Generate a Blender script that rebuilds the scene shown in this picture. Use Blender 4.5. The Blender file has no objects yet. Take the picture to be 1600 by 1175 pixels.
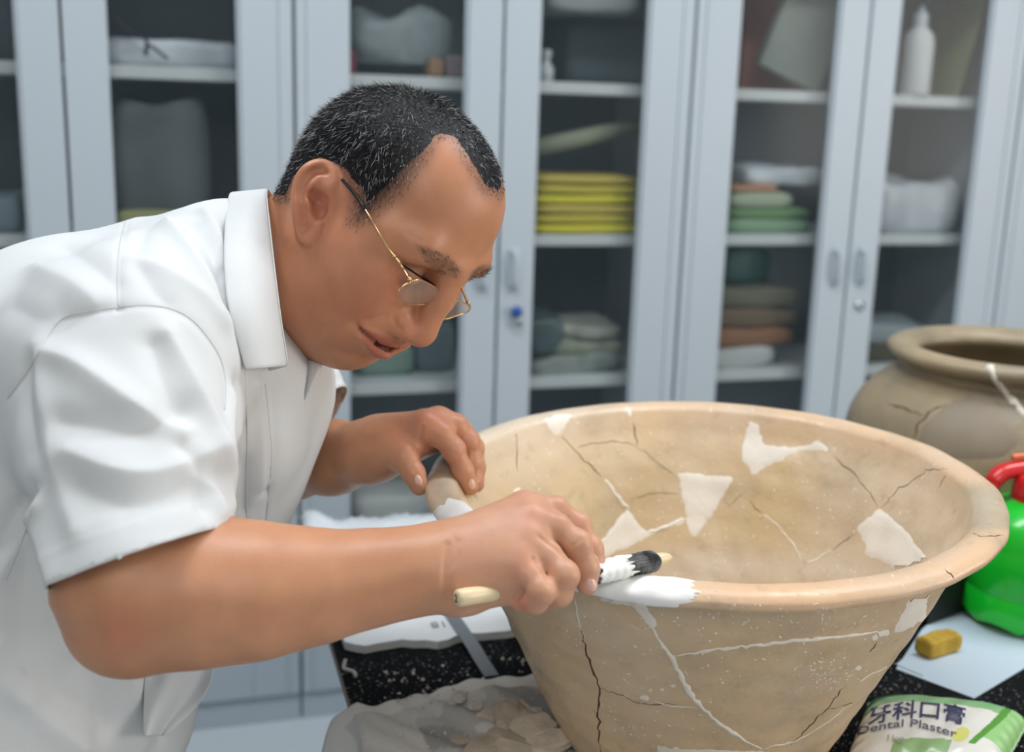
import bpy, bmesh, math, random
import numpy as np
from mathutils import Vector, Matrix
from mathutils.bvhtree import BVHTree
from mathutils.geometry import delaunay_2d_cdt

SC = bpy.context.scene
COL = SC.collection
rnd = random.Random(7)
nrng = np.random.default_rng(7)

# ------------------------------------------------------------------ camera
FPX = 1804.0                                   # focal length in pixels of the 1600 x 1175 frame
CR = np.array([[0.9599359, 0.03434437, -0.27810706],
               [-0.27865149, 0.22184404, -0.93441884],
               [0.02960437, 0.97447713, 0.22252617]])   # columns: right, up, back
CP = np.array([0.0, 0.0, 1.4])
cam_d = bpy.data.cameras.new('camera')
cam_o = bpy.data.objects.new('camera', cam_d)
COL.objects.link(cam_o)
cam_d.sensor_width = 36.0
cam_d.lens = FPX * 36.0 / 1600.0
cam_d.clip_start = 0.05
cam_d.clip_end = 60
cam_d.dof.use_dof = True
cam_d.dof.focus_distance = 0.99
cam_d.dof.aperture_fstop = 4.0
mw = Matrix.Identity(4)
for i in range(3):
    for j in range(3):
        mw[i][j] = CR[i, j]
    mw[i][3] = CP[i]
cam_o.matrix_world = mw
SC.camera = cam_o

# ------------------------------------------------------------------ world, lights, exposure
SC.view_settings.view_transform = 'Standard'
SC.view_settings.look = 'None'
SC.view_settings.gamma = 1.0
SC.view_settings.use_curve_mapping = False
SC.view_settings.exposure = 0.0
wd = bpy.data.worlds.new('world')
SC.world = wd
wd.use_nodes = True
wd.node_tree.nodes['Background'].inputs[0].default_value = (0.80, 0.88, 1.0, 1)
wd.node_tree.nodes['Background'].inputs[1].default_value = 0.9


def area_light(name, loc, target, sx, sy, power, col):
    d = bpy.data.lights.new(name, 'AREA')
    d.shape = 'RECTANGLE'
    d.size = sx
    d.size_y = sy
    d.energy = power
    d.color = col
    o = bpy.data.objects.new(name, d)
    COL.objects.link(o)
    o.location = loc
    o.rotation_euler = (Vector(target) - Vector(loc)).to_track_quat('-Z', 'Y').to_euler()
    return o


area_light('window_daylight', (4.04, -0.85, 1.72), (1.0, 0.0, 1.2), 2.2, 1.45, 66, (1.0, 0.91, 0.80))
area_light('rear_fill_light', (-0.1, 1.15, 2.86), (-0.1, 1.15, 0), 1.2, 0.4, 24, (0.92, 0.96, 1.0))
area_light('rear_fill_light', (1.5, 1.15, 2.86), (1.5, 1.15, 0), 1.2, 0.4, 24, (0.92, 0.96, 1.0))
area_light('rear_fill_light', (-0.5, -1.1, 2.6), (0.2, 1.0, 0.9), 1.4, 0.9, 17, (1.0, 0.94, 0.86))  # added warm fill for camera-facing surfaces, no fitted ceiling panel

# ------------------------------------------------------------------ helpers


def P(px, py, Z):
    """world point seen at a pixel of the 1600 x 1175 frame, Z metres along the view axis"""
    return CP + CR @ (np.array([(px - 800) / FPX, (587.5 - py) / FPX, -1.0]) * Z)


def onZ(px, py, z):
    d = CR @ np.array([(px - 800) / FPX, (587.5 - py) / FPX, -1.0])
    return CP + d * ((z - CP[2]) / d[2])


def onY(px, py, y):
    d = CR @ np.array([(px - 800) / FPX, (587.5 - py) / FPX, -1.0])
    return CP + d * (y / d[1])


def proj(p):
    c = CR.T @ (np.asarray(p, float) - CP)
    return 800 + FPX * c[0] / -c[2], 587.5 - FPX * c[1] / -c[2], -c[2]


def nrm(v):
    v = np.asarray(v, float)
    return v / (np.linalg.norm(v) + 1e-12)


def srgb(r, g, b):
    f = lambda c: (c / 255) / 12.92 if c / 255 <= 0.04045 else ((c / 255 + 0.055) / 1.055) ** 2.4
    return (f(r), f(g), f(b), 1.0)


MATS = {}


def mat(name, col, rough=0.6, var=0.0, vscale=8.0, bump=0.0, bscale=60.0, metal=0.0, spec=0.5, sss=0.0,
        attr=None, vcol=None, trans=0.0, emit=None, detail=4.0, alpha=1.0, coat=0.0, bdist=0.002):
    """principled material with procedural colour variation and relief (object coordinates)"""
    if name in MATS:
        return MATS[name]
    m = bpy.data.materials.new(name)
    m.use_nodes = True
    nt = m.node_tree
    b = nt.nodes['Principled BSDF']
    b.inputs['Base Color'].default_value = col
    b.inputs['Roughness'].default_value = rough
    b.inputs['Metallic'].default_value = metal
    b.inputs['Specular IOR Level'].default_value = spec
    b.inputs['Coat Weight'].default_value = coat
    b.inputs['Alpha'].default_value = alpha
    if trans:
        b.inputs['Transmission Weight'].default_value = trans
        b.inputs['IOR'].default_value = 1.45
    if sss:
        b.inputs['Subsurface Weight'].default_value = sss
        b.inputs['Subsurface Radius'].default_value = (1.0, 0.35, 0.2)
        b.inputs['Subsurface Scale'].default_value = 0.006
    tc = nt.nodes.new('ShaderNodeTexCoord')
    src = None
    if attr:
        a = nt.nodes.new('ShaderNodeAttribute')
        a.attribute_name = attr
        src = a.outputs['Color']
        nt.links.new(src, b.inputs['Base Color'])
    if var:
        n = nt.nodes.new('ShaderNodeTexNoise')
        n.inputs['Scale'].default_value = vscale
        n.inputs['Detail'].default_value = detail
        nt.links.new(tc.outputs['Object'], n.inputs['Vector'])
        mx = nt.nodes.new('ShaderNodeMix')
        mx.data_type = 'RGBA'
        mr = nt.nodes.new('ShaderNodeMapRange')
        mr.inputs['From Min'].default_value = 0.35
        mr.inputs['From Max'].default_value = 0.65
        nt.links.new(n.outputs['Fac'], mr.inputs['Value'])
        if vcol is None:
            vcol = tuple(c * (1 - var) for c in col[:3]) + (1,)
            nt.links.new(mr.outputs[0], mx.inputs[0])
        else:
            mm = nt.nodes.new('ShaderNodeMath')
            mm.operation = 'MULTIPLY'
            mm.inputs[1].default_value = var
            nt.links.new(mr.outputs[0], mm.inputs[0])
            nt.links.new(mm.outputs[0], mx.inputs[0])
        if src is not None:
            nt.links.new(src, mx.inputs[6])
            mu = nt.nodes.new('ShaderNodeMix')
            mu.data_type = 'RGBA'
            mu.blend_type = 'MULTIPLY'
            mu.inputs[0].default_value = 1
            nt.links.new(src, mu.inputs[6])
            mu.inputs[7].default_value = (1 - var, 1 - var * 1.3, 1 - var * 1.3, 1)
            nt.links.new(mu.outputs[2], mx.inputs[7])
        else:
            mx.inputs[6].default_value = col
            mx.inputs[7].default_value = vcol
        nt.links.new(mx.outputs[2], b.inputs['Base Color'])
    if bump:
        n2 = nt.nodes.new('ShaderNodeTexNoise')
        n2.inputs['Scale'].default_value = bscale
        n2.inputs['Detail'].default_value = 5.0
        nt.links.new(tc.outputs['Object'], n2.inputs['Vector'])
        bp = nt.nodes.new('ShaderNodeBump')
        bp.inputs['Strength'].default_value = bump
        bp.inputs['Distance'].default_value = bdist
        nt.links.new(n2.outputs['Fac'], bp.inputs['Height'])
        nt.links.new(bp.outputs['Normal'], b.inputs['Normal'])
    if emit:
        b.inputs['Emission Color'].default_value = emit[0]
        b.inputs['Emission Strength'].default_value = emit[1]
    MATS[name] = m
    return m


def tag(o, label=None, cat=None, group=None, kind=None):
    if label:
        o['label'] = label
    if cat:
        o['category'] = cat
    if group:
        o['group'] = group
    if kind:
        o['kind'] = kind
    return o


def empty(name, loc=(0, 0, 0), rz=0.0, parent=None):
    o = bpy.data.objects.new(name, None)
    COL.objects.link(o)
    o.location = loc
    o.rotation_euler = (0, 0, rz)
    o.empty_display_size = 0.02
    if parent:
        o.parent = parent
    return o


def mesh_obj(name, verts, faces, m, parent=None, smooth=True, world=True, col=None):
    """one mesh object; vertices given in world space are moved into the parent's space"""
    me = bpy.data.meshes.new(name)
    v = np.asarray(verts, dtype=np.float64).reshape(-1, 3)
    if parent is not None and world:
        pm = Matrix.LocRotScale(parent.location, parent.rotation_euler, None)
        if parent.parent is not None:
            pp = parent.parent
            pm = Matrix.LocRotScale(pp.location, pp.rotation_euler, None) @ pm
        im = np.array(pm.inverted())
        v = v @ im[:3, :3].T + im[:3, 3]
    if isinstance(faces, np.ndarray):
        me.vertices.add(len(v))
        me.vertices.foreach_set('co', v.astype(np.float32).ravel())
        k = faces.shape[1]
        me.loops.add(faces.size)
        me.loops.foreach_set('vertex_index', faces.astype(np.int32).ravel())
        me.polygons.add(len(faces))
        me.polygons.foreach_set('loop_start', np.arange(0, faces.size, k, dtype=np.int32))
        me.polygons.foreach_set('loop_total', np.full(len(faces), k, dtype=np.int32))
        me.update(calc_edges=True)
        me.validate()
    else:
        me.from_pydata([tuple(p) for p in v], [], faces)
        me.update()
    if col is not None:
        a = me.color_attributes.new('col', 'FLOAT_COLOR', 'POINT')
        c = np.ones((len(v), 4), dtype=np.float32)
        c[:, :3] = col
        a.data.foreach_set('color', c.ravel())
    if smooth:
        me.polygons.foreach_set('use_smooth', np.ones(len(me.polygons), dtype=bool))
    if m is not None:
        me.materials.append(m)
    o = bpy.data.objects.new(name, me)
    COL.objects.link(o)
    if parent is not None:
        o.parent = parent
    return o


def box_geo(cx, cy, cz, sx, sy, sz, bev=0.0, rz=0.0, seg=2):
    bm = bmesh.new()
    bmesh.ops.create_cube(bm, size=1.0)
    for v in bm.verts:
        v.co = Vector((v.co.x * sx, v.co.y * sy, v.co.z * sz))
    if bev:
        bmesh.ops.bevel(bm, geom=list(bm.edges), offset=bev, segments=seg, affect='EDGES', profile=0.6)
    M = Matrix.Translation((cx, cy, cz)) @ Matrix.Rotation(rz, 4, 'Z')
    bm.transform(M)
    vs = [tuple(v.co) for v in bm.verts]
    fs = [[v.index for v in f.verts] for f in bm.faces]
    bm.free()
    return vs, fs


def join_geo(parts):
    V, F = [], []
    for vs, fs in parts:
        n = len(V)
        V += [tuple(p) for p in vs]
        F += [[i + n for i in f] for f in fs]
    return V, F


def box(name, c, s, m, parent=None, bev=0.002, rz=0.0, smooth=False):
    vs, fs = box_geo(*c, *s, bev=bev, rz=rz)
    return mesh_obj(name, vs, fs, m, parent, smooth=smooth)


def lathe_geo(prof, seg=48, c=(0, 0, 0), wob=None, close=False):
    V, F = [], []
    n = len(prof)
    for i in range(seg):
        a = 2 * math.pi * i / seg
        for j, (r, z) in enumerate(prof):
            rr = r if wob is None else r * wob(a, j)
            V.append((c[0] + rr * math.cos(a), c[1] + rr * math.sin(a), c[2] + z))
    for i in range(seg):
        i2 = (i + 1) % seg
        for j in range(n - 1):
            F.append([i * n + j, i2 * n + j, i2 * n + j + 1, i * n + j + 1])
        if close:
            F.append([i * n + n - 1, i2 * n + n - 1, i2 * n, i * n])
    return V, F


def tube_geo(pts, rad, seg=10, cap=True, flat=1.0, upv=None):
    """tube along a polyline; rad a number or list; flat squeezes it across upv"""
    pts = [np.asarray(p, float) for p in pts]
    n = len(pts)
    rad = [rad] * n if np.isscalar(rad) else list(rad)
    V, F = [], []
    t0 = nrm(pts[1] - pts[0])
    up = np.array([0, 0, 1.0]) if upv is None else np.asarray(upv, float)
    if abs(np.dot(up, t0)) > 0.95:
        up = np.array([1.0, 0, 0])
    a = nrm(np.cross(t0, up))
    for i in range(n):
        t = nrm(pts[min(i + 1, n - 1)] - pts[max(i - 1, 0)])
        a = nrm(a - t * np.dot(a, t))
        b = np.cross(t, a)
        for k in range(seg):
            w = 2 * math.pi * k / seg
            V.append(pts[i] + rad[i] * (a * math.cos(w) + b * math.sin(w) * flat))
    for i in range(n - 1):
        for k in range(seg):
            k2 = (k + 1) % seg
            F.append([i * seg + k, i * seg + k2, (i + 1) * seg + k2, (i + 1) * seg + k])
    if cap:
        F.append(list(range(seg))[::-1])
        F.append([(n - 1) * seg + k for k in range(seg)])
    return V, F


def catmull(pts, m=8):
    pts = [np.asarray(p, float) for p in pts]
    out = []
    n = len(pts)
    for i in range(n - 1):
        p0, p1, p2, p3 = pts[max(i - 1, 0)], pts[i], pts[i + 1], pts[min(i + 2, n - 1)]
        for k in range(m):
            t = k / m
            out.append(0.5 * ((2 * p1) + (-p0 + p2) * t + (2 * p0 - 5 * p1 + 4 * p2 - p3) * t * t
                              + (-p0 + 3 * p1 - 3 * p2 + p3) * t ** 3))
    out.append(pts[-1])
    return out


# ------------------------------------------------------------------ smooth implicit bodies
class Field:
    """smooth-blended round cones and ellipsoids, meshed with surface nets"""

    def __init__(self):
        self.ops = []

    def _add(self, kind, data, lo, hi, k, op):
        self.ops.append((kind, data, np.array(lo) - 1.5 * k - 0.012, np.array(hi) + 1.5 * k + 0.012, k, op))

    def ell(self, c, r, k=0.02, op='u', M=None):
        c = np.asarray(c, float)
        r = np.asarray(r, float)
        M = np.eye(3) if M is None else np.asarray(M, float)     # columns: own axes in world
        e = np.sqrt((M ** 2) @ (r ** 2))
        self._add('e', (c, r, M), c - e, c + e, k, op)

    def cone(self, a, b, ra, rb, k=0.01, op='u'):
        a = np.asarray(a, float)
        b = np.asarray(b, float)
        rm = max(ra, rb)
        self._add('c', (a, b, ra, rb), np.minimum(a, b) - rm, np.maximum(a, b) + rm, k, op)

    def chain(self, pts, rs, k=0.01, kk=None, op='u'):
        for i in range(len(pts) - 1):
            self.cone(pts[i], pts[i + 1], rs[i], rs[i + 1], k if i == 0 or kk is None else kk, op)

    @staticmethod
    def prim(kind, data, p):
        if kind == 'e':
            c, r, M = data
            q = (p - c) @ M
            k0 = np.linalg.norm(q / r, axis=-1)
            k1 = np.linalg.norm(q / (r * r), axis=-1)
            return k0 * (k0 - 1.0) / np.maximum(k1, 1e-6)
        a, b, ra, rb = data
        ab = b - a
        t = np.clip(((p - a) @ ab) / max(ab @ ab, 1e-12), 0, 1)
        d = np.linalg.norm(p - a - t[..., None] * ab, axis=-1)
        return d - (ra + (rb - ra) * t)

    def ev(self, p, lo=None, hi=None):
        d = np.full(p.shape[:-1], 0.5)
        for kind, data, l, h, k, op in self.ops:
            if lo is not None and (np.any(l > hi) or np.any(h < lo)):
                continue
            q = self.prim(kind, data, p)
            if op == 'u':
                hh = np.maximum(k - np.abs(d - q), 0) / k
                d = np.minimum(d, q) - hh * hh * k * 0.25
            else:
                hh = np.maximum(k - np.abs(d + q), 0) / k
                d = np.maximum(d, -q) + hh * hh * k * 0.25
        return d

    def mesh(self, h=0.002, n=22, clip=None):
        L = np.min([o[2] for o in self.ops if o[5] == 'u'], axis=0)
        H = np.max([o[3] for o in self.ops if o[5] == 'u'], axis=0)
        if clip is not None:
            L = np.maximum(L, clip[0])
            H = np.minimum(H, clip[1])
        nb = np.ceil((H - L) / (h * n)).astype(int)
        keys, pos, quads = [], [], []
        S = np.array(nb) * n + 4
        mark = np.zeros(nb, bool)
        for kind, data, l, hh, k, op in self.ops:
            if op != 'u':
                continue
            a = np.clip(np.floor((l - L) / (h * n)).astype(int), 0, nb)
            b = np.clip(np.ceil((hh - L) / (h * n)).astype(int), 0, nb)
            mark[a[0]:b[0], a[1]:b[1], a[2]:b[2]] = True
        off = np.array([[i, j, k] for i in (0, 1) for j in (0, 1) for k in (0, 1)])
        for B in np.argwhere(mark):
            i0 = B * n - 1
            ax = [L[d] + h * (i0[d] + np.arange(n + 3)) for d in range(3)]
            lo = np.array([a[0] for a in ax])
            hi = np.array([a[-1] for a in ax])
            c = (lo + hi) / 2
            p = np.stack(np.meshgrid(*ax, indexing='ij'), -1)
            # quick reject on a sparse sub-sample
            ds = self.ev(p[::8, ::8, ::8], lo, hi)
            if np.abs(ds).min() > h * 30 and (np.all(ds > 0) or np.all(ds < 0)):
                continue
            D = self.ev(p, lo, hi)
            s = D < 0
            if s.all() or not s.any():
                continue
            m = n + 2
            cn = np.zeros((m, m, m), np.int8)
            for o in off:
                cn += s[o[0]:o[0] + m, o[1]:o[1] + m, o[2]:o[2] + m]
            act = np.argwhere((cn > 0) & (cn < 8))
            if not len(act):
                continue
            acc = np.zeros((len(act), 3))
            cnt = np.zeros(len(act))
            for a in range(8):
                for d in range(3):
                    if off[a][d] == 0:
                        b = off[a].copy()
                        b[d] = 1
                        ia = act + off[a]
                        ib = act + b
                        da = D[ia[:, 0], ia[:, 1], ia[:, 2]]
                        db = D[ib[:, 0], ib[:, 1], ib[:, 2]]
                        x = (da < 0) != (db < 0)
                        t = np.where(x, da / np.where(x, da - db, 1), 0)
                        q = off[a] + t[:, None] * (b - off[a])
                        acc += np.where(x[:, None], q, 0)
                        cnt += x
            v = (act + acc / cnt[:, None] + i0) * h + L
            g = act + i0 + 1
            key = (g[:, 0] * S[1] + g[:, 1]) * S[2] + g[:, 2]
            keys.append(key)
            pos.append(v)
            for d in range(3):
                u, w = (d + 1) % 3, (d + 2) % 3
                e = np.zeros(3, int)
                e[d] = 1
                base = np.argwhere(np.ones((n, n, n), bool)) + 1
                sa = s[base[:, 0], base[:, 1], base[:, 2]]
                sb = s[base[:, 0] + e[0], base[:, 1] + e[1], base[:, 2] + e[2]]
                x = sa != sb
                bb = base[x]
                if not len(bb):
                    continue
                fl = sa[x]
                eu = np.zeros(3, int)
                eu[u] = 1
                ew = np.zeros(3, int)
                ew[w] = 1
                cs = []
                for dd in (0 * eu, -eu, -eu - ew, -ew):
                    gg = bb + dd + i0 + 1
                    cs.append((gg[:, 0] * S[1] + gg[:, 1]) * S[2] + gg[:, 2])
                q = np.stack(cs, 1)
                q[~fl] = q[~fl][:, ::-1]
                quads.append(q)
        keys = np.concatenate(keys)
        pos = np.concatenate(pos)
        quads = np.concatenate(quads)
        uk, ui = np.unique(keys, return_index=True)
        V = pos[ui]
        idx = np.clip(np.searchsorted(uk, quads), 0, len(uk) - 1)
        ok = (uk[idx] == quads).all(1)
        self.lost = int((~ok).sum())
        return V, idx[ok]


def smooth_mesh(V, F, it=2, lam=0.5):
    """a little Laplacian smoothing on a quad mesh"""
    E = np.concatenate([F[:, [0, 1]], F[:, [1, 2]], F[:, [2, 3]], F[:, [3, 0]]])
    n = len(V)
    deg = np.bincount(E.ravel(), minlength=n)[:, None]
    for _ in range(it):
        S = np.stack([np.bincount(E[:, 0], V[E[:, 1], d], n) + np.bincount(E[:, 1], V[E[:, 0], d], n) for d in range(3)], 1)
        V = V + lam * (S / np.maximum(deg, 1) - V)
    return V


def vnormals(V, F):
    a = V[F[:, 2]] - V[F[:, 0]]
    b = V[F[:, 3]] - V[F[:, 1]] if F.shape[1] == 4 else V[F[:, 1]] - V[F[:, 0]]
    fn = np.cross(a, b) if F.shape[1] == 4 else np.cross(b, a)
    N = np.zeros_like(V)
    for k in range(F.shape[1]):
        for d in range(3):
            N[:, d] += np.bincount(F[:, k], fn[:, d], len(V))
    return N / (np.linalg.norm(N, axis=1, keepdims=True) + 1e-15)


def keep_part(V, F, mask):
    """drop faces that touch a vertex outside mask"""
    ok = mask[F].all(1)
    F = F[ok]
    used = np.zeros(len(V), bool)
    used[F.ravel()] = True
    new = np.cumsum(used) - 1
    return V[used], new[F], used


def sstep(a, b, x):
    t = np.clip((x - a) / (b - a), 0, 1)
    return t * t * (3 - 2 * t)


def pl_dist(p, pts):
    """distance to a polyline"""
    d = np.full(len(p), 1e9)
    for a, b in zip(pts[:-1], pts[1:]):
        ab = np.asarray(b) - np.asarray(a)
        t = np.clip(((p - a) @ ab) / max(ab @ ab, 1e-12), 0, 1)
        d = np.minimum(d, np.linalg.norm(p - a - t[:, None] * ab, axis=1))
    return d


def components(n, F):
    """component label of every vertex"""
    F = np.asarray(F)
    lab = np.arange(n)
    while True:
        m = lab[F].min(1)
        new = lab.copy()
        for k in range(F.shape[1]):
            np.minimum.at(new, F[:, k], m)
        new = new[new]
        if (new == lab).all():
            return lab
        lab = new


def largest_part(V, F):
    lab = components(len(V), F)
    u, c = np.unique(lab[F[:, 0]], return_counts=True)
    return keep_part(V, F, lab == u[c.argmax()])[:2]
# ------------------------------------------------------------------ room
CAB_Y = 2.48
M_FLOOR = mat('pale_floor', srgb(206, 214, 220), rough=.35, var=.05, vscale=3)
M_WALL = mat('wall_paint', srgb(200, 205, 208), rough=.8)
M_STEEL = mat('grey_blue_enamel', srgb(180, 191, 200), rough=.42, var=.03, vscale=2, bump=.05, bscale=80)
M_SHELF = mat('shelf_enamel', srgb(206, 216, 218), rough=.5)
M_INNER = mat('cabinet_inside_shade', srgb(100, 114, 124), rough=.6)  # same enamel darkened, the unlit inside put into its colour
M_GLASS = mat('cabinet_glass', srgb(72, 84, 90), rough=.12, alpha=.14, spec=.5)
M_CHROME = mat('chrome', srgb(190, 195, 200), rough=.25, metal=.9)

vs, fs = box_geo(.6, .42, -.05, 7.0, 5.4, .10)
o = mesh_obj('floor', vs, fs, M_FLOOR, smooth=False)
o['kind'] = 'structure'
vs, fs = box_geo(.6, 3.05, 1.4, 7.0, .10, 2.9)
o = mesh_obj('wall_back', vs, fs, M_WALL, smooth=False)
o['kind'] = 'structure'

for nm, c_, s_ in (('wall_left', (-2.95, .42, 1.45), (.10, 5.4, 2.9)), ('wall_front', (.6, -2.25, 1.45), (7.0, .10, 2.9)), ('ceiling', (.6, .42, 2.95), (7.2, 5.4, .10))):
    vs, fs = box_geo(*c_, *s_)
    o = mesh_obj(nm, vs, fs, M_WALL, smooth=False)
    o['kind'] = 'structure'
# the right-hand wall, open where the window is
g = []
for y0, y1, z0, z1 in ((-2.28, -2.0, 0, 2.9), (.30, 3.12, 0, 2.9), (-2.0, .30, 0, .97), (-2.0, .30, 2.47, 2.9)):
    g.append(box_geo(4.15, (y0 + y1) / 2, (z0 + z1) / 2, .10, y1 - y0, z1 - z0))
vs, fs = join_geo(g)
o = mesh_obj('wall_right', vs, fs, M_WALL, smooth=False)
o['kind'] = 'structure'


def frame_geo(x0, x1, z0, z1, gx0, gx1, gz0, gz1, y, t):
    """a door leaf with one opening, its inner edge stepped"""
    parts = []
    for (a, b, c, d) in ((x0, gx0, z0, z1), (gx1, x1, z0, z1), (gx0, gx1, z0, gz0), (gx0, gx1, gz1, z1)):
        parts.append(box_geo((a + b) / 2, y + t / 2, (c + d) / 2, b - a, t, d - c, bev=.0022))
    for (a, b, c, d) in ((gx0 - .002, gx0 + .007, gz0, gz1), (gx1 - .007, gx1 + .002, gz0, gz1), (gx0, gx1, gz0 - .002, gz0 + .007), (gx0, gx1, gz1 - .007, gz1 + .002)):
        parts.append(box_geo((a + b) / 2, y + t * .6, (c + d) / 2, b - a, t * .6, d - c, bev=.001))
    return join_geo(parts)


def handle_geo(x, y, z):
    pts = catmull([(x, y + .002, z + .036), (x, y - .014, z + .035), (x, y - .020, z + .022), (x, y - .020, z - .022), (x, y - .014, z - .035), (x, y + .002, z - .036)], 4)
    g = [tube_geo(pts, .0065, 10)]
    for s in (-1, 1):
        g.append(box_geo(x, y - .003, z + s * .038, .020, .008, .018, bev=.003))
    g.append(box_geo(x, y - .0015, z, .026, .004, .095, bev=.002))
    return join_geo(g)


SHELF_Z = [(.45), (.79), (1.128), (1.470)]


def cabinet(cx, label, keys=False):
    c = empty('file_cabinet', (cx, CAB_Y, 0))
    tag(c, label, 'cabinet', 'grey-blue steel cabinets along the wall')
    y0, dep, hw = CAB_Y + .022, .40, .4445
    for s in (-1, 1):
        box('side_panel', (cx + s * (hw - .012), y0 + dep / 2, .93), (.024, dep, 1.74), M_STEEL, c)
    box('back_panel', (cx, y0 + dep - .01, .93), (2 * hw, .012, 1.74), M_INNER, c)
    box('top_panel', (cx, y0 + dep / 2, 1.80), (2 * hw, dep, .03), M_STEEL, c)
    box('plinth', (cx, y0 + dep / 2 - .012, .032), (2 * hw - .002, dep, .064), M_STEEL, c)
    box('bottom_panel', (cx, y0 + dep / 2, .115), (2 * hw - .05, dep - .03, .02), M_STEEL, c)
    for z in SHELF_Z:
        box('shelf', (cx, y0 + .18 + .02, z - .013), (2 * hw - .052, dep - .06, .026), M_SHELF, c, bev=.003)
    for s in (-1, 1):
        xs = sorted((cx + s * .003, cx + s * .4425))
        gx = sorted((cx + s * .078, cx + s * .338))
        vs, fs = frame_geo(xs[0], xs[1], .070, 1.79, gx[0], gx[1], .160, 1.745, CAB_Y, .020)
        d = mesh_obj('door', vs, fs, M_STEEL, c, smooth=False)
        g = box('glass_pane', ((gx[0] + gx[1]) / 2, CAB_Y + .013, .952), (gx[1] - gx[0] + .01, .004, 1.59), M_GLASS, d, bev=0)
        hx = cx + s * .036
        vs, fs = handle_geo(hx, CAB_Y, 1.056)
        mesh_obj('handle', vs, fs, M_STEEL, d)
        # an outer rib that shows as a fine vertical line
        box('rib', (cx + s * .418, CAB_Y - .001, .93), (.006, .004, 1.70), M_STEEL, d, bev=.001)
        if s == 1:
            vs, fs = tube_geo([(hx + .006, CAB_Y + .001, .958), (hx + .006, CAB_Y - .006, .958)], .012, 16)
            lk = mesh_obj('lock', vs, fs, M_CHROME, d)
            if keys:
                mk = mat('blue_plastic', srgb(36, 84, 160), rough=.4)
                vs, fs = join_geo([tube_geo([(hx + .006, CAB_Y - .014, .962), (hx + .006, CAB_Y - .020, .962)], .013, 16), box_geo(hx + .006, CAB_Y - .012, .962, .006, .010, .005)])
                mesh_obj('key_head', vs, fs, mk, d)
                vs, fs = join_geo([box_geo(hx + .014, CAB_Y - .014, .934, .014, .004, .020, bev=.002), tube_geo([(hx + .008, CAB_Y - .014, .955), (hx + .013, CAB_Y - .014, .942)], .0015, 6)])
                mesh_obj('spare_key', vs, fs, M_CHROME, d)
    return c


cabinet(-1.086, 'grey-blue steel glass-door cabinet farthest left, out past the man\'s back')
cabinet(-.194, 'grey-blue steel glass-door cabinet behind the man\'s back, large white pack on its upper shelf')
cabinet(.698, 'grey-blue cabinet behind the man\'s head, yellow folders inside, blue key in its lock', keys=True)
cabinet(1.590, 'grey-blue steel glass-door cabinet above the clay bowl, with a white bottle and green stacks inside')
cabinet(2.482, 'grey-blue steel cabinet at the right edge behind the clay jar')


# ------------------------------------------------------------------ what stands in the cabinets
def lumpy_geo(c, s, seed, amp=.008, bev=.012, rz=0.0, cuts=6, freq=22):
    bm = bmesh.new()
    bmesh.ops.create_cube(bm, size=1.0)
    bmesh.ops.subdivide_edges(bm, edges=list(bm.edges), cuts=cuts, use_grid_fill=True)
    r = random.Random(seed)
    ph = [r.uniform(0, 6) for _ in range(6)]
    for v in bm.verts:
        p = v.co.copy()
        e = [abs(p[i]) * 2 for i in range(3)]
        # rounded corners
        k = 1 - .10 * (e[0] ** 4 * e[2] ** 4) - .06 * (e[1] ** 4 * e[2] ** 4)
        q = Vector((p.x * s[0] * k, p.y * s[1] * k, p.z * s[2]))
        n = math.sin(q.x * freq + ph[0] + q.z * 31) * math.sin(q.y * freq * 1.3 + ph[1]) + .6 * math.sin(q.x * freq * 2.1 + ph[2]) * math.sin(q.z * freq * 2.3 + ph[3])
        q.z += amp * n * (1 if p.z > -.49 else 0) * (.4 + e[2] * .6)
        q.y += amp * .6 * math.sin(q.x * freq * 1.7 + ph[4]) * (1 if p.z > -.49 else 0)
        v.co = q
    bm.transform(Matrix.Translation(c) @ Matrix.Rotation(rz, 4, 'Z'))
    vs = [tuple(v.co) for v in bm.verts]
    fs = [[v.index for v in f.verts] for f in bm.faces]
    bm.free()
    return vs, fs


def shelf_thing(name, label, cat, px0, px1, z0, z1, m, amp=.006, dep=.22, seed=1, rz=0, y=2.56, group=None, sx=1.0):
    """a soft pack lying on a shelf, its width read between two pixel columns"""
    zz = (z0 + z1) / 2
    cy = y + dep / 2
    a = onY(px0, 300, y)[0]
    b = onY(px1, 300, y)[0]
    vs, fs = lumpy_geo(((a + b) / 2, cy, zz), (abs(b - a) * sx, dep, z1 - z0), seed, amp, rz=rz)
    o = mesh_obj(name, vs, fs, m)
    tag(o, label, cat, group)
    return o


def col_mat(n, c, rough=.7, **k):
    return mat(n, srgb(*c), rough=rough, **k)


S1, S2, S3, S4 = .45, .79, 1.128, 1.470
W_PLAST = col_mat('milky_plastic', (208, 220, 228), .35, var=.25, vscale=12)
W_PAPER = col_mat('white_paper', (206, 212, 210), .8)
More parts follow.
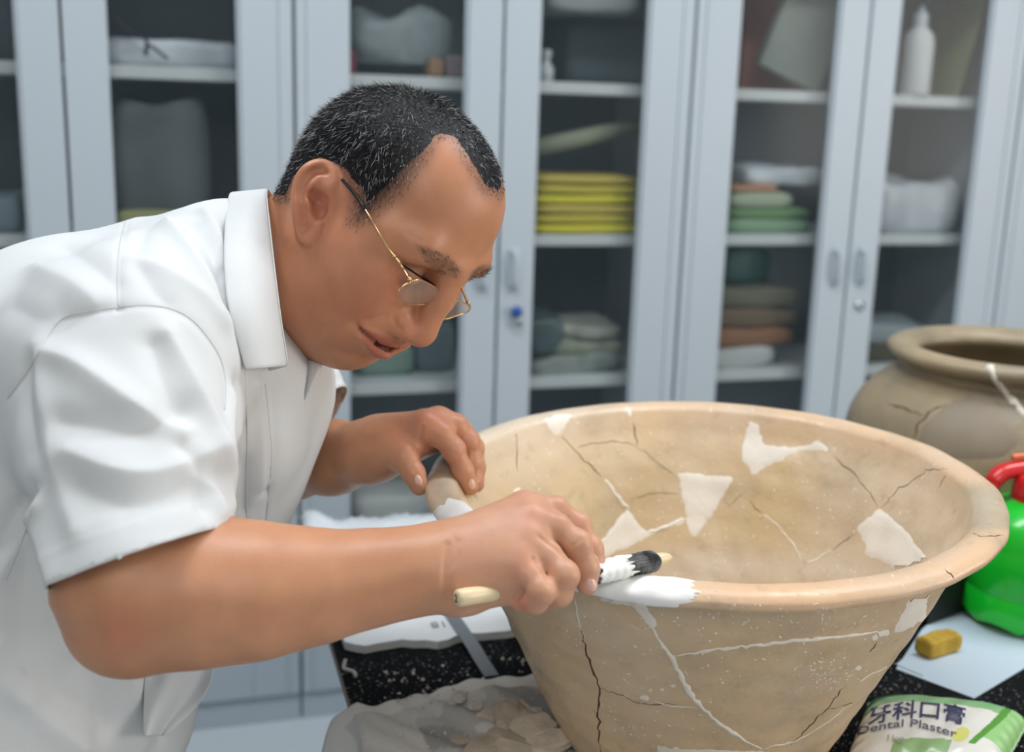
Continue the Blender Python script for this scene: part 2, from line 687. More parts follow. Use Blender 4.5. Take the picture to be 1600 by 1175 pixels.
# cabinet behind the back
shelf_thing('wrapped_pack', 'long white wrapped pack on the upper shelf behind the man\'s back', 'package', 170, 380, S4, S4 + .055, W_PLAST, .002, seed=2)
o = mesh_obj('dark_strap', *tube_geo(catmull([onY(172, 20, 2.55), onY(205, 50, 2.54), onY(228, 62, 2.53), onY(228, 85, 2.53), onY(232, 70, 2.525), onY(262, 92, 2.52)], 5), .006, 8, flat=.5), col_mat('dark_webbing', (44, 44, 50)))
tag(o, 'dark strap hanging over the white pack on the upper shelf behind the man', 'strap')
shelf_thing('reflection_lump', 'large grey sack filling the shelf behind the man\'s back', 'reflection', 178, 330, S3 + .002, S3 + .27, col_mat('reflection_grey', (92, 102, 106), .8, var=.2, vscale=9), .014, dep=.25, seed=3)  # lump stands in for the man's hazy mirror image in the glass
shelf_thing('paper_pack', 'yellowish paper pack low in front of the grey lump', 'package', 180, 300, S3, S3 + .050, col_mat('olive_paper', (150, 156, 110), .8), .002, dep=.04, seed=4, y=2.515)
shelf_thing('paper_pack', 'pale blue pack on the middle shelf at the left edge of the photo', 'package', -60, 28, S3, S3 + .075, col_mat('pale_blue_paper', (128, 146, 156), .8), .003, seed=5)
# cabinet behind the head, left door
shelf_thing('bubble_wrap_roll', 'grey bubble-wrapped bundle on the top shelf above the man\'s head', 'package', 548, 700, S4 + .025, S4 + .13, col_mat('bubble_wrap', (140, 154, 158), .45, var=.3, vscale=14), .016, seed=6)
shelf_thing('tape_roll', 'small red item at the left end of the top shelf above the man\'s head', 'tape', 541, 556, S4, S4 + .05, col_mat('dull_red', (126, 52, 64)), .001, dep=.04, seed=7)
shelf_thing('wooden_block', 'small brown block beside the grey bundle above the man\'s head', 'block', 668, 690, S4, S4 + .040, col_mat('brown_block', (146, 118, 92)), .001, dep=.06, seed=8, y=2.53)
shelf_thing('small_box', 'small dull pink box at the right end of the shelf above the man\'s head', 'box', 694, 722, S4, S4 + .048, col_mat('dull_pink', (134, 122, 128)), .001, dep=.06, seed=9, y=2.54)
shelf_thing('exercise_book', 'green-edged booklet lying under the man\'s chin on the cabinet shelf', 'booklet', 560, 650, S2, S2 + .075, col_mat('grey_green_cover', (122, 148, 138)), .002, seed=10, y=2.6)
shelf_thing('carton', 'grey-teal carton beside the booklet on the cabinet shelf', 'box', 655, 716, S2, S2 + .12, col_mat('grey_teal', (104, 122, 128)), .002, seed=11, y=2.62)
shelf_thing('paper_stack', 'white paper stack low in the cabinet beyond the man\'s left hand', 'paper', 552, 690, S1, S1 + .055, W_PAPER, .002, seed=12)
shelf_thing('binder_stack', 'pale teal binders on the bottom of the cabinet beyond the left hand', 'binder', 548, 700, .126, .126 + .09, col_mat('pale_teal', (140, 160, 162)), .002, seed=13)
# right door of the same cabinet
shelf_thing('plastic_roll', 'grey roll lying at the very top behind the glass right of the head', 'roll', 846, 985, S4 + .155, S4 + .20, col_mat('grey_roll', (150, 160, 160)), .003, seed=14)
shelf_thing('cardboard_box', 'tall grey box behind the glass right of the head, carrying the grey roll', 'box', 880, 1010, S4, S4 + .150, col_mat('slate_box', (84, 98, 104)), .003, seed=15, y=2.68)
o = mesh_obj('small_jar', *lathe_geo([(0, 0), (.017, 0), (.018, .03), (.010, .04), (.008, .05), (.012, .055), (.012, .068), (0, .07)], 20, (onY(853, 110, 2.56)[0], 2.56, S4)), W_PLAST)
tag(o, 'small pale bottle at the left end of the top shelf right of the head', 'bottle')
c0 = onY(838, 192, 2.56)
c1 = onY(1000, 158, 2.62)
c0[2] = S3 + .195
c1[2] = S3 + .25
o = mesh_obj('cardboard_tube', *tube_geo([c0, c1], .020, 16), col_mat('olive_card', (140, 148, 128)))
tag(o, 'pale olive tube leaning across the shelf above the yellow folders', 'tube')
MY = [(226, 226, 50), (216, 210, 44), (232, 230, 70), (196, 186, 60), (226, 224, 50), (196, 180, 80)]
for i in range(6):
    z = S3 + .002 + i * .0225
    shelf_thing('yellow_folder', ['lowest of the yellow folders stacked right of the man\'s head', 'second-lowest of the yellow folders stacked right of the man\'s head', 'third-lowest of the yellow folders right of the head', 'third from the top of the yellow folders right of the head', 'second from the top of the yellow folders right of the head', 'top folder, dull yellow, of the stack right of the man\'s head'][i],
                'folder', 834 + (i % 3) * 2, 1002 - (i % 2) * 6, z, z + .0205, col_mat('folder_yellow_%d' % i, MY[(i * 2 + 1) % 6], .5), .0012, dep=.26, seed=20 + i, y=2.535, group='yellow folders right of the head')
for i, (a, b, z0, z1, c_, nm, lb) in enumerate((
        (836, 985, S2, S2 + .045, (150, 164, 160), 'plastic_bag', 'lowest milky plastic bag in the heap behind the bowl\'s rim, left cabinet door'),
        (870, 985, S2 + .044, S2 + .085, (156, 168, 150), 'plastic_bag', 'greenish plastic bag in the middle of the heap behind the bowl\'s rim'),
        (876, 982, S2 + .084, S2 + .120, (176, 182, 172), 'plastic_bag', 'pale cream bag on the heap behind the bowl\'s rim'),
        (836, 890, S2 + .046, S2 + .140, (84, 104, 108), 'cloth_bundle', 'crumpled dark grey bundle left of the bag heap'))):
    shelf_thing(nm, lb, 'bag' if nm == 'plastic_bag' else 'bundle', a, b, z0, z1, col_mat('bag_tone_%d' % i, c_, .4, var=.3, vscale=18), .009, seed=30 + i, group='bags heaped behind the glass' if nm == 'plastic_bag' else None)
# next cabinet, left door
o = mesh_obj('brown_folder', *box_geo(onY(1205, 60, 2.68)[0], 2.68, S4 + .15, .16, .02, .30, bev=.003), col_mat('mauve_brown', (164, 112, 104)))
tag(o, 'dull red-brown folder standing at the left of the top shelf above the bowl', 'folder')
vsf, fsf = box_geo(0, 0, .14, .17, .03, .29, bev=.003)
Mt = Matrix.Rotation(math.radians(21), 4, 'Y')
vsf = [tuple(Mt @ Vector(v)) for v in vsf]
mz = min(v[2] for v in vsf)
xl = min(v[0] for v in vsf if v[2] < mz + .08)
vsf = [(v[0] - xl + onY(1186, 125, 2.57)[0], v[1] + 2.585, v[2] - mz + S4) for v in vsf]
o = mesh_obj('tilted_binder', vsf, fsf, col_mat('grey_green_board', (138, 150, 144), .7, var=.15, vscale=5))
tag(o, 'large grey-green binder leaning on the top shelf above the bowl', 'binder')
GS = [(1142, 1270, 0, .036, (132, 168, 138), 'pale green book lowest in the stack above the bowl'), (1144, 1268, .036, .062, (108, 150, 100), 'grass-green book, second in the stack above the bowl'),
      (1143, 1240, .062, .100, (168, 184, 160), 'pale cream-green book, third in the stack above the bowl'), (1143, 1215, .100, .118, (184, 140, 108), 'orange-brown booklet on the green stack above the bowl')]
for i, (a, b, u, v, c_, lb) in enumerate(GS):
    shelf_thing('book', lb, 'book', a, b, S3 + u, S3 + v, col_mat('book_tone_%d' % i, c_, .6), .0015, seed=40 + i, y=2.55, group='books stacked above the bowl')
shelf_thing('plastic_bag', 'white plastic bag lying on top of the green book stack', 'bag', 1165, 1290, S3 + .118, S3 + .160, W_PLAST, .010, seed=47, y=2.56)
shelf_thing('teal_bag', 'dark teal bag at the left back of the shelf under the green books', 'bag', 1140, 1215, S2 + .205, S2 + .290, col_mat('dark_teal', (52, 98, 96), .5), .008, seed=48, y=2.62)
BS = [(1128, 1230, 0, .050, (190, 200, 200), 'white box lowest on the shelf beneath the brown folders', 'box'), (1126, 1258, .052, .100, (142, 104, 76), 'lower brown paper parcel of the pile above the bowl\'s far rim', 'parcel'),
      (1128, 1262, .100, .150, (112, 96, 76), 'middle dark brown parcel of the pile above the bowl\'s far rim', 'parcel'), (1130, 1266, .150, .200, (104, 104, 88), 'top olive parcel of the pile above the bowl\'s far rim', 'parcel')]
for i, (a, b, u, v, c_, lb, ct) in enumerate(BS):
    shelf_thing('parcel' if ct == 'parcel' else 'white_box', lb, ct, a, b, S2 + u, S2 + v, col_mat('parcel_tone_%d' % i, c_, .75), .005, seed=50 + i, y=2.56, group='brown parcels behind the glass' if ct == 'parcel' else None)
# right door
bx = onY(1432, 100, 2.56)[0]
o = empty('white_bottle', (bx, 2.56, S4))
tag(o, 'white plastic bottle with a narrow neck on the top shelf above the clay jar', 'bottle')
mesh_obj('bottle_body', *lathe_geo([(0, 0), (.036, 0), (.038, .006), (.038, .125), (.034, .145), (.016, .165), (.014, .175)], 28, (bx, 2.56, S4)), col_mat('white_plastic', (214, 220, 222), .4), o)
mesh_obj('bottle_cap', *lathe_geo([(.017, .170), (.017, .195), (.008, .200), (.004, .215), (0, .216)], 20, (bx, 2.56, S4)), W_PLAST, o)
shelf_thing('green_bag', 'green printed bag standing at the back of the top shelf beside the white bottle', 'bag', 1440, 1500, S4, S4 + .28, col_mat('bottle_green', (98, 156, 132), .5, var=.2, vscale=6), .004, dep=.07, seed=60, y=2.77)
vsf, fsf = box_geo(0, 0, .125, .010, .16, .25, bev=.002)
Mt = Matrix.Translation((onY(1498, 60, 2.6)[0], 2.66, S4 + .001)) @ Matrix.Rotation(math.radians(13), 4, 'Y')
vsf = [tuple(Mt @ Vector(v)) for v in vsf]
mz = min(v[2] for v in vsf)
o = mesh_obj('yellow_board', [(v[0], v[1], v[2] - mz + S4) for v in vsf], fsf, col_mat('khaki', (142, 148, 108)))
tag(o, 'khaki board leaning at the right of the top shelf above the jar', 'board')
shelf_thing('plastic_bag', 'large white plastic-wrapped bundle on the middle shelf above the clay jar', 'bag', 1372, 1505, S3, S3 + .130, W_PLAST, .012, seed=61, y=2.54)
shelf_thing('cloth_bundle', 'pale flat bundle behind the clay jar\'s rim', 'bundle', 1362, 1480, S2 + .05, S2 + .10, col_mat('pale_cloth', (150, 164, 170), .7), .007, seed=62)
shelf_thing('cardboard_box', 'dark olive box under the pale bundle behind the clay jar', 'box', 1362, 1480, S2, S2 + .05, col_mat('dark_olive', (76, 74, 56), .8), .002, seed=63)
# ------------------------------------------------------------------ table and what lies on it
TZ = .775
M_BLACKCLOTH = mat('black_cloth', srgb(14, 16, 20), rough=.9, bump=.4, bscale=400, spec=.15)
TX0, TX1, TY0, TY1 = .170, 1.95, .66, 1.66
tb = empty('work_table', ((TX0 + TX1) / 2, (TY0 + TY1) / 2, 0))
tag(tb, 'work table under the black cloth, carrying the clay bowl', 'table')
m_wood = mat('table_board', srgb(120, 100, 80), rough=.6)
m_leg = mat('table_steel', srgb(70, 72, 76), rough=.4, metal=.6)
box('tabletop', ((TX0 + TX1) / 2, (TY0 + TY1) / 2, TZ - .0185), (TX1 - TX0, TY1 - TY0, .030), m_wood, tb, bev=.004)
for lx in (TX0 + .42, TX1 - .06):
    for ly in (TY0 + .06, TY1 - .06):
        box('leg', (lx, ly, (TZ - .033) / 2), (.035, .035, TZ - .034), m_leg, tb, bev=.003)
# cloth: a top with a falling edge all round, gently pleated
nx, ny = 90, 60
xs = np.concatenate([[TX0 - .012] * 1, np.linspace(TX0, TX1, nx), [TX1 + .012]])
dz = np.linspace(0, .46, 14)
ringV, F_ = [], []
per = []
for x in np.linspace(TX0, TX1, 60)[:-1]:
    per.append((x, TY0, 0, -1))
for y in np.linspace(TY0, TY1, 44)[:-1]:
    per.append((TX1, y, 1, 0))
for x in np.linspace(TX1, TX0, 60)[:-1]:
    per.append((x, TY1, 0, 1))
for y in np.linspace(TY1, TY0, 44)[:-1]:
    per.append((TX0, y, -1, 0))
m_ = len(per)
V = []
for j, d in enumerate(dz):
    for i, (x, y, ax, ay) in enumerate(per):
        s = i / m_ * 2 * math.pi
        out = .004 + min(d, .05) * .10 + d * .05 * (1 + math.sin(s * 23)) + d * .03 * math.sin(s * 57 + 1)
        if ax == -1 or ay == 1:
            d, out = d * .085, min(out, .006)
        V.append((x + ax * out, y + ay * out, TZ - max(0, d - .004) + (0 if j else .0012)))
for j in range(len(dz) - 1):
    for i in range(m_):
        F_.append([j * m_ + i, j * m_ + (i + 1) % m_, (j + 1) * m_ + (i + 1) % m_, (j + 1) * m_ + i])
F_.append(list(range(m_))[::-1])
nt_m = mat('dusty_black_cloth', srgb(15, 17, 21), rough=.9, spec=.15)
nt = nt_m.node_tree
tc = nt.nodes.new('ShaderNodeTexCoord')
nz1 = nt.nodes.new('ShaderNodeTexNoise')
nz1.inputs['Scale'].default_value = 260
nz1.inputs['Detail'].default_value = 2
nz2 = nt.nodes.new('ShaderNodeTexNoise')
nz2.inputs['Scale'].default_value = 9
mr1 = nt.nodes.new('ShaderNodeMapRange')
mr1.inputs['From Min'].default_value = .62
mr1.inputs['From Max'].default_value = .72
mr2 = nt.nodes.new('ShaderNodeMapRange')
mr2.inputs['From Min'].default_value = .42
mr2.inputs['From Max'].default_value = .66
mu = nt.nodes.new('ShaderNodeMath')
mu.operation = 'MULTIPLY'
mx = nt.nodes.new('ShaderNodeMix')
mx.data_type = 'RGBA'
mx.inputs[6].default_value = srgb(14, 16, 20)
mx.inputs[7].default_value = srgb(190, 192, 190)
for a, b in ((tc.outputs['Object'], nz1.inputs['Vector']), (tc.outputs['Object'], nz2.inputs['Vector']), (nz1.outputs['Fac'], mr1.inputs['Value']), (nz2.outputs['Fac'], mr2.inputs['Value']),
             (mr1.outputs[0], mu.inputs[0]), (mr2.outputs[0], mu.inputs[1]), (mu.outputs[0], mx.inputs[0]), (mx.outputs[2], nt.nodes['Principled BSDF'].inputs['Base Color'])):
    nt.links.new(a, b)
o = mesh_obj('tablecloth', V, F_, nt_m, smooth=False)
tag(o, 'black tablecloth dusted with white plaster, hanging over the table edge', 'cloth')
CT = TZ + .0012


def flat_poly(name, pts, z, th, m, label, cat, wav=0.0, group=None):
    """a thin sheet with the given outline lying at height z"""
    n = len(pts)
    cen = np.mean([p[:2] for p in pts], 0)
    P2 = [Vector((p[0], p[1])) for p in pts]
    lo = np.min([p[:2] for p in pts], 0)
    hi = np.max([p[:2] for p in pts], 0)
    extra = []
    st = max(.008, (hi - lo).max() / 40)
    poly = np.array([p[:2] for p in pts])
    gx, gy = np.meshgrid(np.arange(lo[0], hi[0], st), np.arange(lo[1], hi[1], st))
    g = np.stack([gx.ravel(), gy.ravel()], 1)
    sd = poly_sd2(g, poly)
    g = g[sd > st * .5]
    co = P2 + [Vector(q) for q in g]
    r = delaunay_2d_cdt(co, [(i, (i + 1) % n) for i in range(n)], [list(range(n))], 1, 1e-6)
    vv = [(v[0], v[1]) for v in r[0]]
    tris = [list(f) for f in r[2]]
    k = len(vv)
    hz = [z + th + wav * (math.sin(v[0] * 37) * math.sin(v[1] * 41 + 1) + 1) for v in vv]
    V = [(v[0], v[1], h) for v, h in zip(vv, hz)] + [(v[0], v[1], h - th) for v, h in zip(vv, hz)]
    F = []
    cnt = {}
    for t in tris:
        a, b, c = [Vector(vv[i]) for i in t]
        if (b - a).cross(c - a) < 0:
            t = t[::-1]
        F.append(t)
        F.append([i + k for i in t][::-1])
        for i in range(3):
            e = (t[i], t[(i + 1) % 3])
            cnt[e] = 1
    for (a, b) in list(cnt):
        if (b, a) not in cnt:
            F.append([b, a, a + k, b + k])
    o = mesh_obj(name, V, F, m, smooth=False)
    tag(o, label, cat, group)
    return o


def poly_sd2(q, poly):
    poly = np.asarray(poly, float)
    d = np.full(len(q), 1e9)
    ins = np.zeros(len(q), bool)
    n = len(poly)
    for i in range(n):
        a, b = poly[i], poly[(i + 1) % n]
        ab = b - a
        t = np.clip(((q - a) @ ab) / max(ab @ ab, 1e-12), 0, 1)
        d = np.minimum(d, np.linalg.norm(q - a - t[:, None] * ab, axis=1))
        c1 = (a[1] > q[:, 1]) != (b[1] > q[:, 1])
        xi = a[0] + (q[:, 1] - a[1]) / (b[1] - a[1] + 1e-15) * ab[0]
        ins ^= c1 & (q[:, 0] < xi)
    return np.where(ins, d, -d)


def jag(pts, amp, step, rs):
    """subdivide a closed outline and roughen it"""
    out = []
    n = len(pts)
    for i in range(n):
        a, b = np.asarray(pts[i], float), np.asarray(pts[(i + 1) % n], float)
        L = np.linalg.norm((b - a)[:2])
        m = max(1, int(L / step))
        for k in range(m):
            p = a + (b - a) * k / m
            if k:
                p = p + np.concatenate([rs.normal(size=2) * amp, np.zeros(len(p) - 2)])
            out.append(p)
    return out


rsd = np.random.default_rng(5)
M_PLASTER = mat('white_plaster', srgb(226, 230, 232), rough=.75, var=.06, vscale=14, bump=.3, bscale=160)
# plaster slab with a torn near edge, and the sheet under it
slab = [(.178, 1.255), (.200, 1.238), (.245, 1.246), (.285, 1.232), (.325, 1.246), (.372, 1.240), (.43, 1.252), (.48, 1.26), (.48, 1.60), (.36, 1.62), (.20, 1.62), (.176, 1.45)]
o = flat_poly('plaster_board', [tuple(p) + (0,) for p in jag(slab, .0012, .012, rsd)], CT + .0005, .010, M_PLASTER, 'white plaster-covered board with torn near edge behind the right hand', 'board', wav=.0006)
BT = CT + .0005 + .011
m_pl = mat('crumpled_film', srgb(220, 226, 230), rough=.3, var=.1, vscale=30)
rows = []
for j in range(8):
    rows.append([np.array([.165 + .29 * i / 30, 1.56 + .012 * j + .006 * math.sin(i * .9), BT + .004 + .008 * abs(math.sin(i * 1.3 + j * 1.1)) + .010 * (1 - abs(j - 3.5) / 3.5) + (.016 * math.exp(-((i - 2) / 2.5) ** 2))]) for i in range(31)])
Vr = [p for r in rows for p in r]
Fr = [[i * 31 + j, i * 31 + j + 1, (i + 1) * 31 + j + 1, (i + 1) * 31 + j] for i in range(7) for j in range(30)]
o = mesh_obj('plastic_film', Vr, Fr, m_pl)
tag(o, 'crumpled clear plastic film along the far edge of the plaster board', 'film')
md = o.modifiers.new('t', 'SOLIDIFY')
md.thickness = .001
# pencilled figures on the board


def text_obj(name, body, size, loc, xdir, up, m, parent=None, ext=.0002, bold=0.0, shear=0.0):
    cu = bpy.data.curves.new(name, 'FONT')
    cu.body = body
    cu.size = size
    cu.extrude = ext
    cu.offset = bold
    cu.shear = shear
    cu.align_x = 'CENTER'
    cu.resolution_u = 3
    t = bpy.data.objects.new(name, cu)
    COL.objects.link(t)
    bpy.context.view_layer.update()
    me = bpy.data.meshes.new_from_object(t.evaluated_get(bpy.context.evaluated_depsgraph_get()))
    bpy.data.objects.remove(t)
    x = nrm(xdir)
    z = nrm(np.cross(x, nrm(up)))
    y = np.cross(z, x)
    vs = np.array([v.co[:] for v in me.vertices])
    fs = [list(p.vertices) for p in me.polygons]
    W = np.asarray(loc) + vs[:, :1] * x + vs[:, 1:2] * y + vs[:, 2:3] * z
    bpy.data.meshes.remove(me)
    return W, fs


m_ink = mat('pencil_grey', srgb(150, 154, 160), rough=.8)
pz = onZ(684, 972, BT)
W, fs = text_obj('pencil_mark', '18', .022, pz, (-1, 0, 0), (0, -1, 0), m_ink)
bd = bpy.data.objects['plaster_board']
W[:, 2] = BT + .0001 + (W[:, 2] - W[:, 2].min())
mesh_obj('pencil_mark', W, fs, m_ink, bd, smooth=False)
# grey strip across board and cloth
a, b = onZ(694, 945, BT), onZ(735, 1005, BT)
c, d = onZ(750, 1030, CT + .008), onZ(768, 1058, CT + .002)
dirx = np.array([1, 0, 0]) * .0085
pts = catmull([a, b, c, d], 6)
V = []
for p in pts:
    for s in (-1, 1):
        for h in (0, .0012):
            V.append(p + s * dirx + np.array([0, 0, h + .0008]))
n = len(pts)
F_ = []
for i in range(n - 1):
    q = [0, 1, 3, 2]
    for k in range(4):
        F_.append([i * 4 + q[k], i * 4 + q[(k + 1) % 4], (i + 1) * 4 + q[(k + 1) % 4], (i + 1) * 4 + q[k]])
F_ += [[0, 1, 3, 2], [(n - 1) * 4 + k for k in (2, 3, 1, 0)]]
o = mesh_obj('steel_ruler', V, F_, mat('dull_steel', srgb(128, 134, 140), rough=.45, metal=.3), smooth=False)
tag(o, 'flat grey steel strip lying across the plaster board and the black cloth', 'ruler')
# loose thread at the cloth's corner
vs, fs = tube_geo(catmull([onZ(540, 1030, CT + .012), onZ(537, 1043, CT + .005), onZ(545, 1047, CT + .004), onZ(553, 1050, CT + .003), onZ(556, 1057, CT + .003)], 6), .0022, 8)
o = mesh_obj('string_end', vs, fs, mat('dusty_string', srgb(190, 188, 180), rough=.9))
tag(o, 'short dusty curl of string at the left edge of the black cloth', 'string')

# newspaper with clay crumbs, hanging over the left edge
M_NEWS = mat('newsprint', srgb(190, 190, 186), rough=.85, attr='col')
gu, gv = 150, 110
V, C_ = [], []
u_ax = np.linspace(0, 1, gu)
v_ax = np.linspace(0, 1, gv)
for i, u in enumerate(u_ax):
    for j, v in enumerate(v_ax):
        s = -.10 + u * .52                      # distance in from the table edge
        y = .70 + v * (.405 + .060 * u + .006 * math.sin(u * 19))
        cr = .0035 * (math.sin(s * 61 + v * 9) * math.sin(y * 47 + s * 21) + 1) + .0016 * math.sin(s * 170 + y * 120) + .003 * max(0, math.sin(y * 19 + s * 33)) ** 3
        if s >= 0:
            nearb = sstep(.150, .185, math.hypot(TX0 + s - .506, y - 1.003))
            x, z = TX0 + s, CT + .0003 + (.0012 + cr) * nearb
        else:
            x, z = TX0 - .010 - .35 * (-s) ** 1.1 - .012 * math.sin(y * 40), CT + .004 + s * .9 + cr * .5
            t = sstep(0, .02, -s)
            x = TX0 * (1 - t) + x * t
            x -= .004
        V.append((x, y, z))
        g = .80
        # printed matter: photographs as grey blocks, columns of fine lines
        edge = min(u, 1 - u, 1 - v) < .055
        if not edge:
            if (u > .30 and v > .50):
                k = math.sin(u * 23 + v * 9) + math.sin(u * 7 - v * 17) + .7 * math.sin(u * 41 + v * 33)
                g = .36 if k > .9 else (.52 if k > -.5 else .68)
            elif u > .16:
                ln = (v * 46) % 1
                g = .62 if (ln < .5 and (math.sin(u * 300 + v * 77) > -.5)) else .66
        C_.append((g, g, g * .97))
Fq = [[i * gv + j, (i + 1) * gv + j, (i + 1) * gv + j + 1, i * gv + j + 1] for i in range(gu - 1) for j in range(gv - 1)]
news = mesh_obj('newspaper', V, np.array(Fq), M_NEWS, col=np.array(C_))
tag(news, 'creased newspaper under the clay crumbs, drooping over the left table edge', 'newspaper')
md = news.modifiers.new('t', 'SOLIDIFY')
md.thickness = .0006
md.offset = 1
# crumbs and sherds of dry clay
M_CLAY = [mat('dry_clay_a', srgb(214, 203, 186), rough=.9, var=.2, vscale=40, bump=.6, bscale=200), mat('dry_clay_b', srgb(192, 180, 162), rough=.9, var=.2, vscale=40, bump=.6, bscale=200), mat('plaster_crumb', srgb(206, 202, 194), rough=.9, bump=.6, bscale=200)]


def chunk_geo(c, r, seed, flat=.5):
    bm = bmesh.new()
    bmesh.ops.create_icosphere(bm, subdivisions=3, radius=1)
    rr = random.Random(seed)
    ph = [rr.uniform(0, 6.3) for _ in range(8)]
    pl = [(Vector((rr.gauss(0, 1), rr.gauss(0, 1), rr.gauss(0, 1))).normalized(), rr.uniform(.45, .85)) for _ in range(9)]
    for v in bm.verts:
        p = v.co
        for nn, dd in pl:
            k = p.dot(nn)
            if k > dd:
                p = p - nn * (k - dd)
        p = p * (1 + .08 * math.sin(p.x * 5 + ph[0]) * math.sin(p.y * 6 + ph[1]) + .04 * math.sin(p.z * 11 + ph[2]))
        v.co = Vector((p.x, p.y, p.z * flat)) * r
    bm.transform(Matrix.Rotation(rr.uniform(0, 6.3), 4, 'Z'))
    zmin = min(v.co.z for v in bm.verts)
    vs = [(v.co.x + c[0], v.co.y + c[1], v.co.z - zmin + c[2] - .001) for v in bm.verts]
    fs = [[v.index for v in f.verts] for f in bm.faces]
    bm.free()
    return vs, fs


CH = [(798, 1118, .020, .6, 1), (823, 1128, .017, .7, 1), (790, 1140, .015, .6, 0), (842, 1150, .030, .5, 0), (800, 1166, .030, .4, 1), (770, 1152, .012, .5, 0), (760, 1118, .013, .5, 0), (742, 1098, .011, .5, 2),
      (716, 1088, .010, .6, 2), (705, 1092, .007, .5, 2), (742, 1121, .007, .5, 2), (835, 1112, .010, .7, 2), (815, 1100, .014, .45, 0), (850, 1128, .012, .5, 0), (860, 1168, .026, .5, 0), (755, 1172, .024, .35, 1), (720, 1150, .010, .4, 1), (868, 1142, .012, .6, 1), (780, 1100, .010, .4, 1)]
CL = ['angular clay lump on top of the heap, left of the bowl', 'thick brown clay lump in the middle of the heap, touching the pale slab', 'clay lump at the left shoulder of the heap', 'broad pale clay slab at the right of the heap, next to the bowl wall',
      'broad brown clay slab at the bottom middle of the heap', 'small clay lump at the left foot of the heap', 'small clay lump left of the top lump', 'off-white crumb between the heap and the white crumb cluster', 'white plaster crumb at the upper left of the newspaper',
      'tiny white plaster crumb, leftmost on the newspaper', 'tiny white crumb just left of the clay heap', 'white crumb on the right side of the heap by the bowl', 'flat clay chip at the far edge of the heap', 'flat clay chip between the heap and the bowl wall', 'large clay slab at the bottom of the photo touching the bowl',
      'flat brown slab at the bottom left of the heap', 'small brown chip alone left of the heap', 'brown chip wedged nearest the bowl wall', 'small flat clay chip farthest back on the newspaper']
for i, (px, py, r, fl, mi) in enumerate(CH):
    c = onZ(px, py, CT + .010)
    vs, fs = chunk_geo((c[0], c[1], CT + .0035), r, 100 + i, fl)
    o = mesh_obj('clay_lump', vs, fs, M_CLAY[mi], smooth=False)
    tag(o, CL[i], 'clay lump', 'clay lumps on the newspaper')
cr = []
for i in range(260):
    u, v = rsd.uniform(.2, .42), rsd.uniform(.85, 1.19)
    cr.append((u, v, rsd.uniform(.0008, .0028)))
Vc, Fc = [], []
for (x, y, r) in cr:
    b = len(Vc)
    q = rsd.normal(size=(6, 3)) * .25 * r
    for k, d in enumerate(((1, 0, 0), (-1, 0, 0), (0, 1, 0), (0, -1, 0), (0, 0, 1), (0, 0, -.6))):
        Vc.append((x + d[0] * r + q[k, 0], y + d[1] * r + q[k, 1], CT + (.006 if y < 1.14 else .0005) + r * .6 + d[2] * r + q[k, 2]))
    for t in ((0, 2, 4), (2, 1, 4), (1, 3, 4), (3, 0, 4), (2, 0, 5), (1, 2, 5), (3, 1, 5), (0, 3, 5)):
        Fc.append([b + k for k in t])
o = mesh_obj('plaster_crumbs', Vc, Fc, M_CLAY[2], smooth=False)
tag(o, 'scatter of tiny plaster crumbs over newspaper and black cloth', 'crumbs', kind='stuff')

# ------------------------------------------------------------------ the clay bowl
BC = np.array([.50598524, 1.00291605])
BR = .28198791
BZ = 1.048
BH = BZ - CT - .0012
PROF = [(0, -.243), (.06, -.243), (.110, -.240), (.136, -.226), (.153, -.190), (.173, -.146), (.195, -.102), (.211, -.068), (.2265, -.042), (.2390, -.024), (.2440, -.014), (.2475, -.0065), (.2510, .0000), (.2570, .0040), (.2640, .0055), (.2710, .0048), (.2768, .0026), (.2805, -.0004), (.2820, -.0034),
        (.2814, -.0068), (.2790, -.0098), (.2740, -.0120), (.2660, -.0132), (.2580, -.0140), (.2520, -.0165), (.2485, -.0230), (.2440, -.0400), (.2320, -.0710), (.2150, -.1060), (.1975, -.1420), (.1800, -.1790), (.1640, -.2160), (.1510, -.2440), (.1430, -.2610), (.1360, -.2680), (.1200, -.2698), (0, -.2698)]


def bowl_profile():
    pr = [np.array([r, z, 0.0]) for r, z in PROF]
    out = catmull(pr, 6)
    return [(max(p[0], 0), p[1]) for p in out]


BP = bowl_profile()


def bowl_pt(a, r, z):
    f = (z + .2698) / .2698
    wob = 1 + .004 * math.sin(2 * a + .6) + .0025 * math.sin(5 * a + 2) + .0012 * math.sin(11 * a)
    rough = .0007 * math.sin(a * 13 + z * 40) + .0005 * math.sin(z * 210 + math.sin(a * 3) * 2 + math.sin(a * 7)) * (1 if z < -.045 else .2) + .0004 * math.sin(a * 29 - z * 90 + math.sin(z * 60))
    if r < .004:
        rough = 0
    rr = r * wob + rough
    x, y = BC[0] + rr * math.cos(a), BC[1] + rr * math.sin(a)
    tilt = (.0303671 * (x - BC[0]) + .01860037 * (y - BC[1])) * f
    return (x, y, BZ + z * (BH / .2698) + tilt)


M_BOWL = bpy.data.materials.new('fired_clay')
M_BOWL.use_nodes = True
nt = M_BOWL.node_tree
pb = nt.nodes['Principled BSDF']
tc = nt.nodes.new('ShaderNodeTexCoord')
at = nt.nodes.new('ShaderNodeAttribute')
at.attribute_name = 'col'


def noise_mask(scale, lo, hi, detail=4):
    n = nt.nodes.new('ShaderNodeTexNoise')
    n.inputs['Scale'].default_value = scale
    n.inputs['Detail'].default_value = detail
    nt.links.new(tc.outputs['Object'], n.inputs['Vector'])
    r = nt.nodes.new('ShaderNodeMapRange')
    r.inputs['From Min'].default_value = lo
    r.inputs['From Max'].default_value = hi
    nt.links.new(n.outputs['Fac'], r.inputs['Value'])
    return r.outputs[0], n.outputs['Fac']


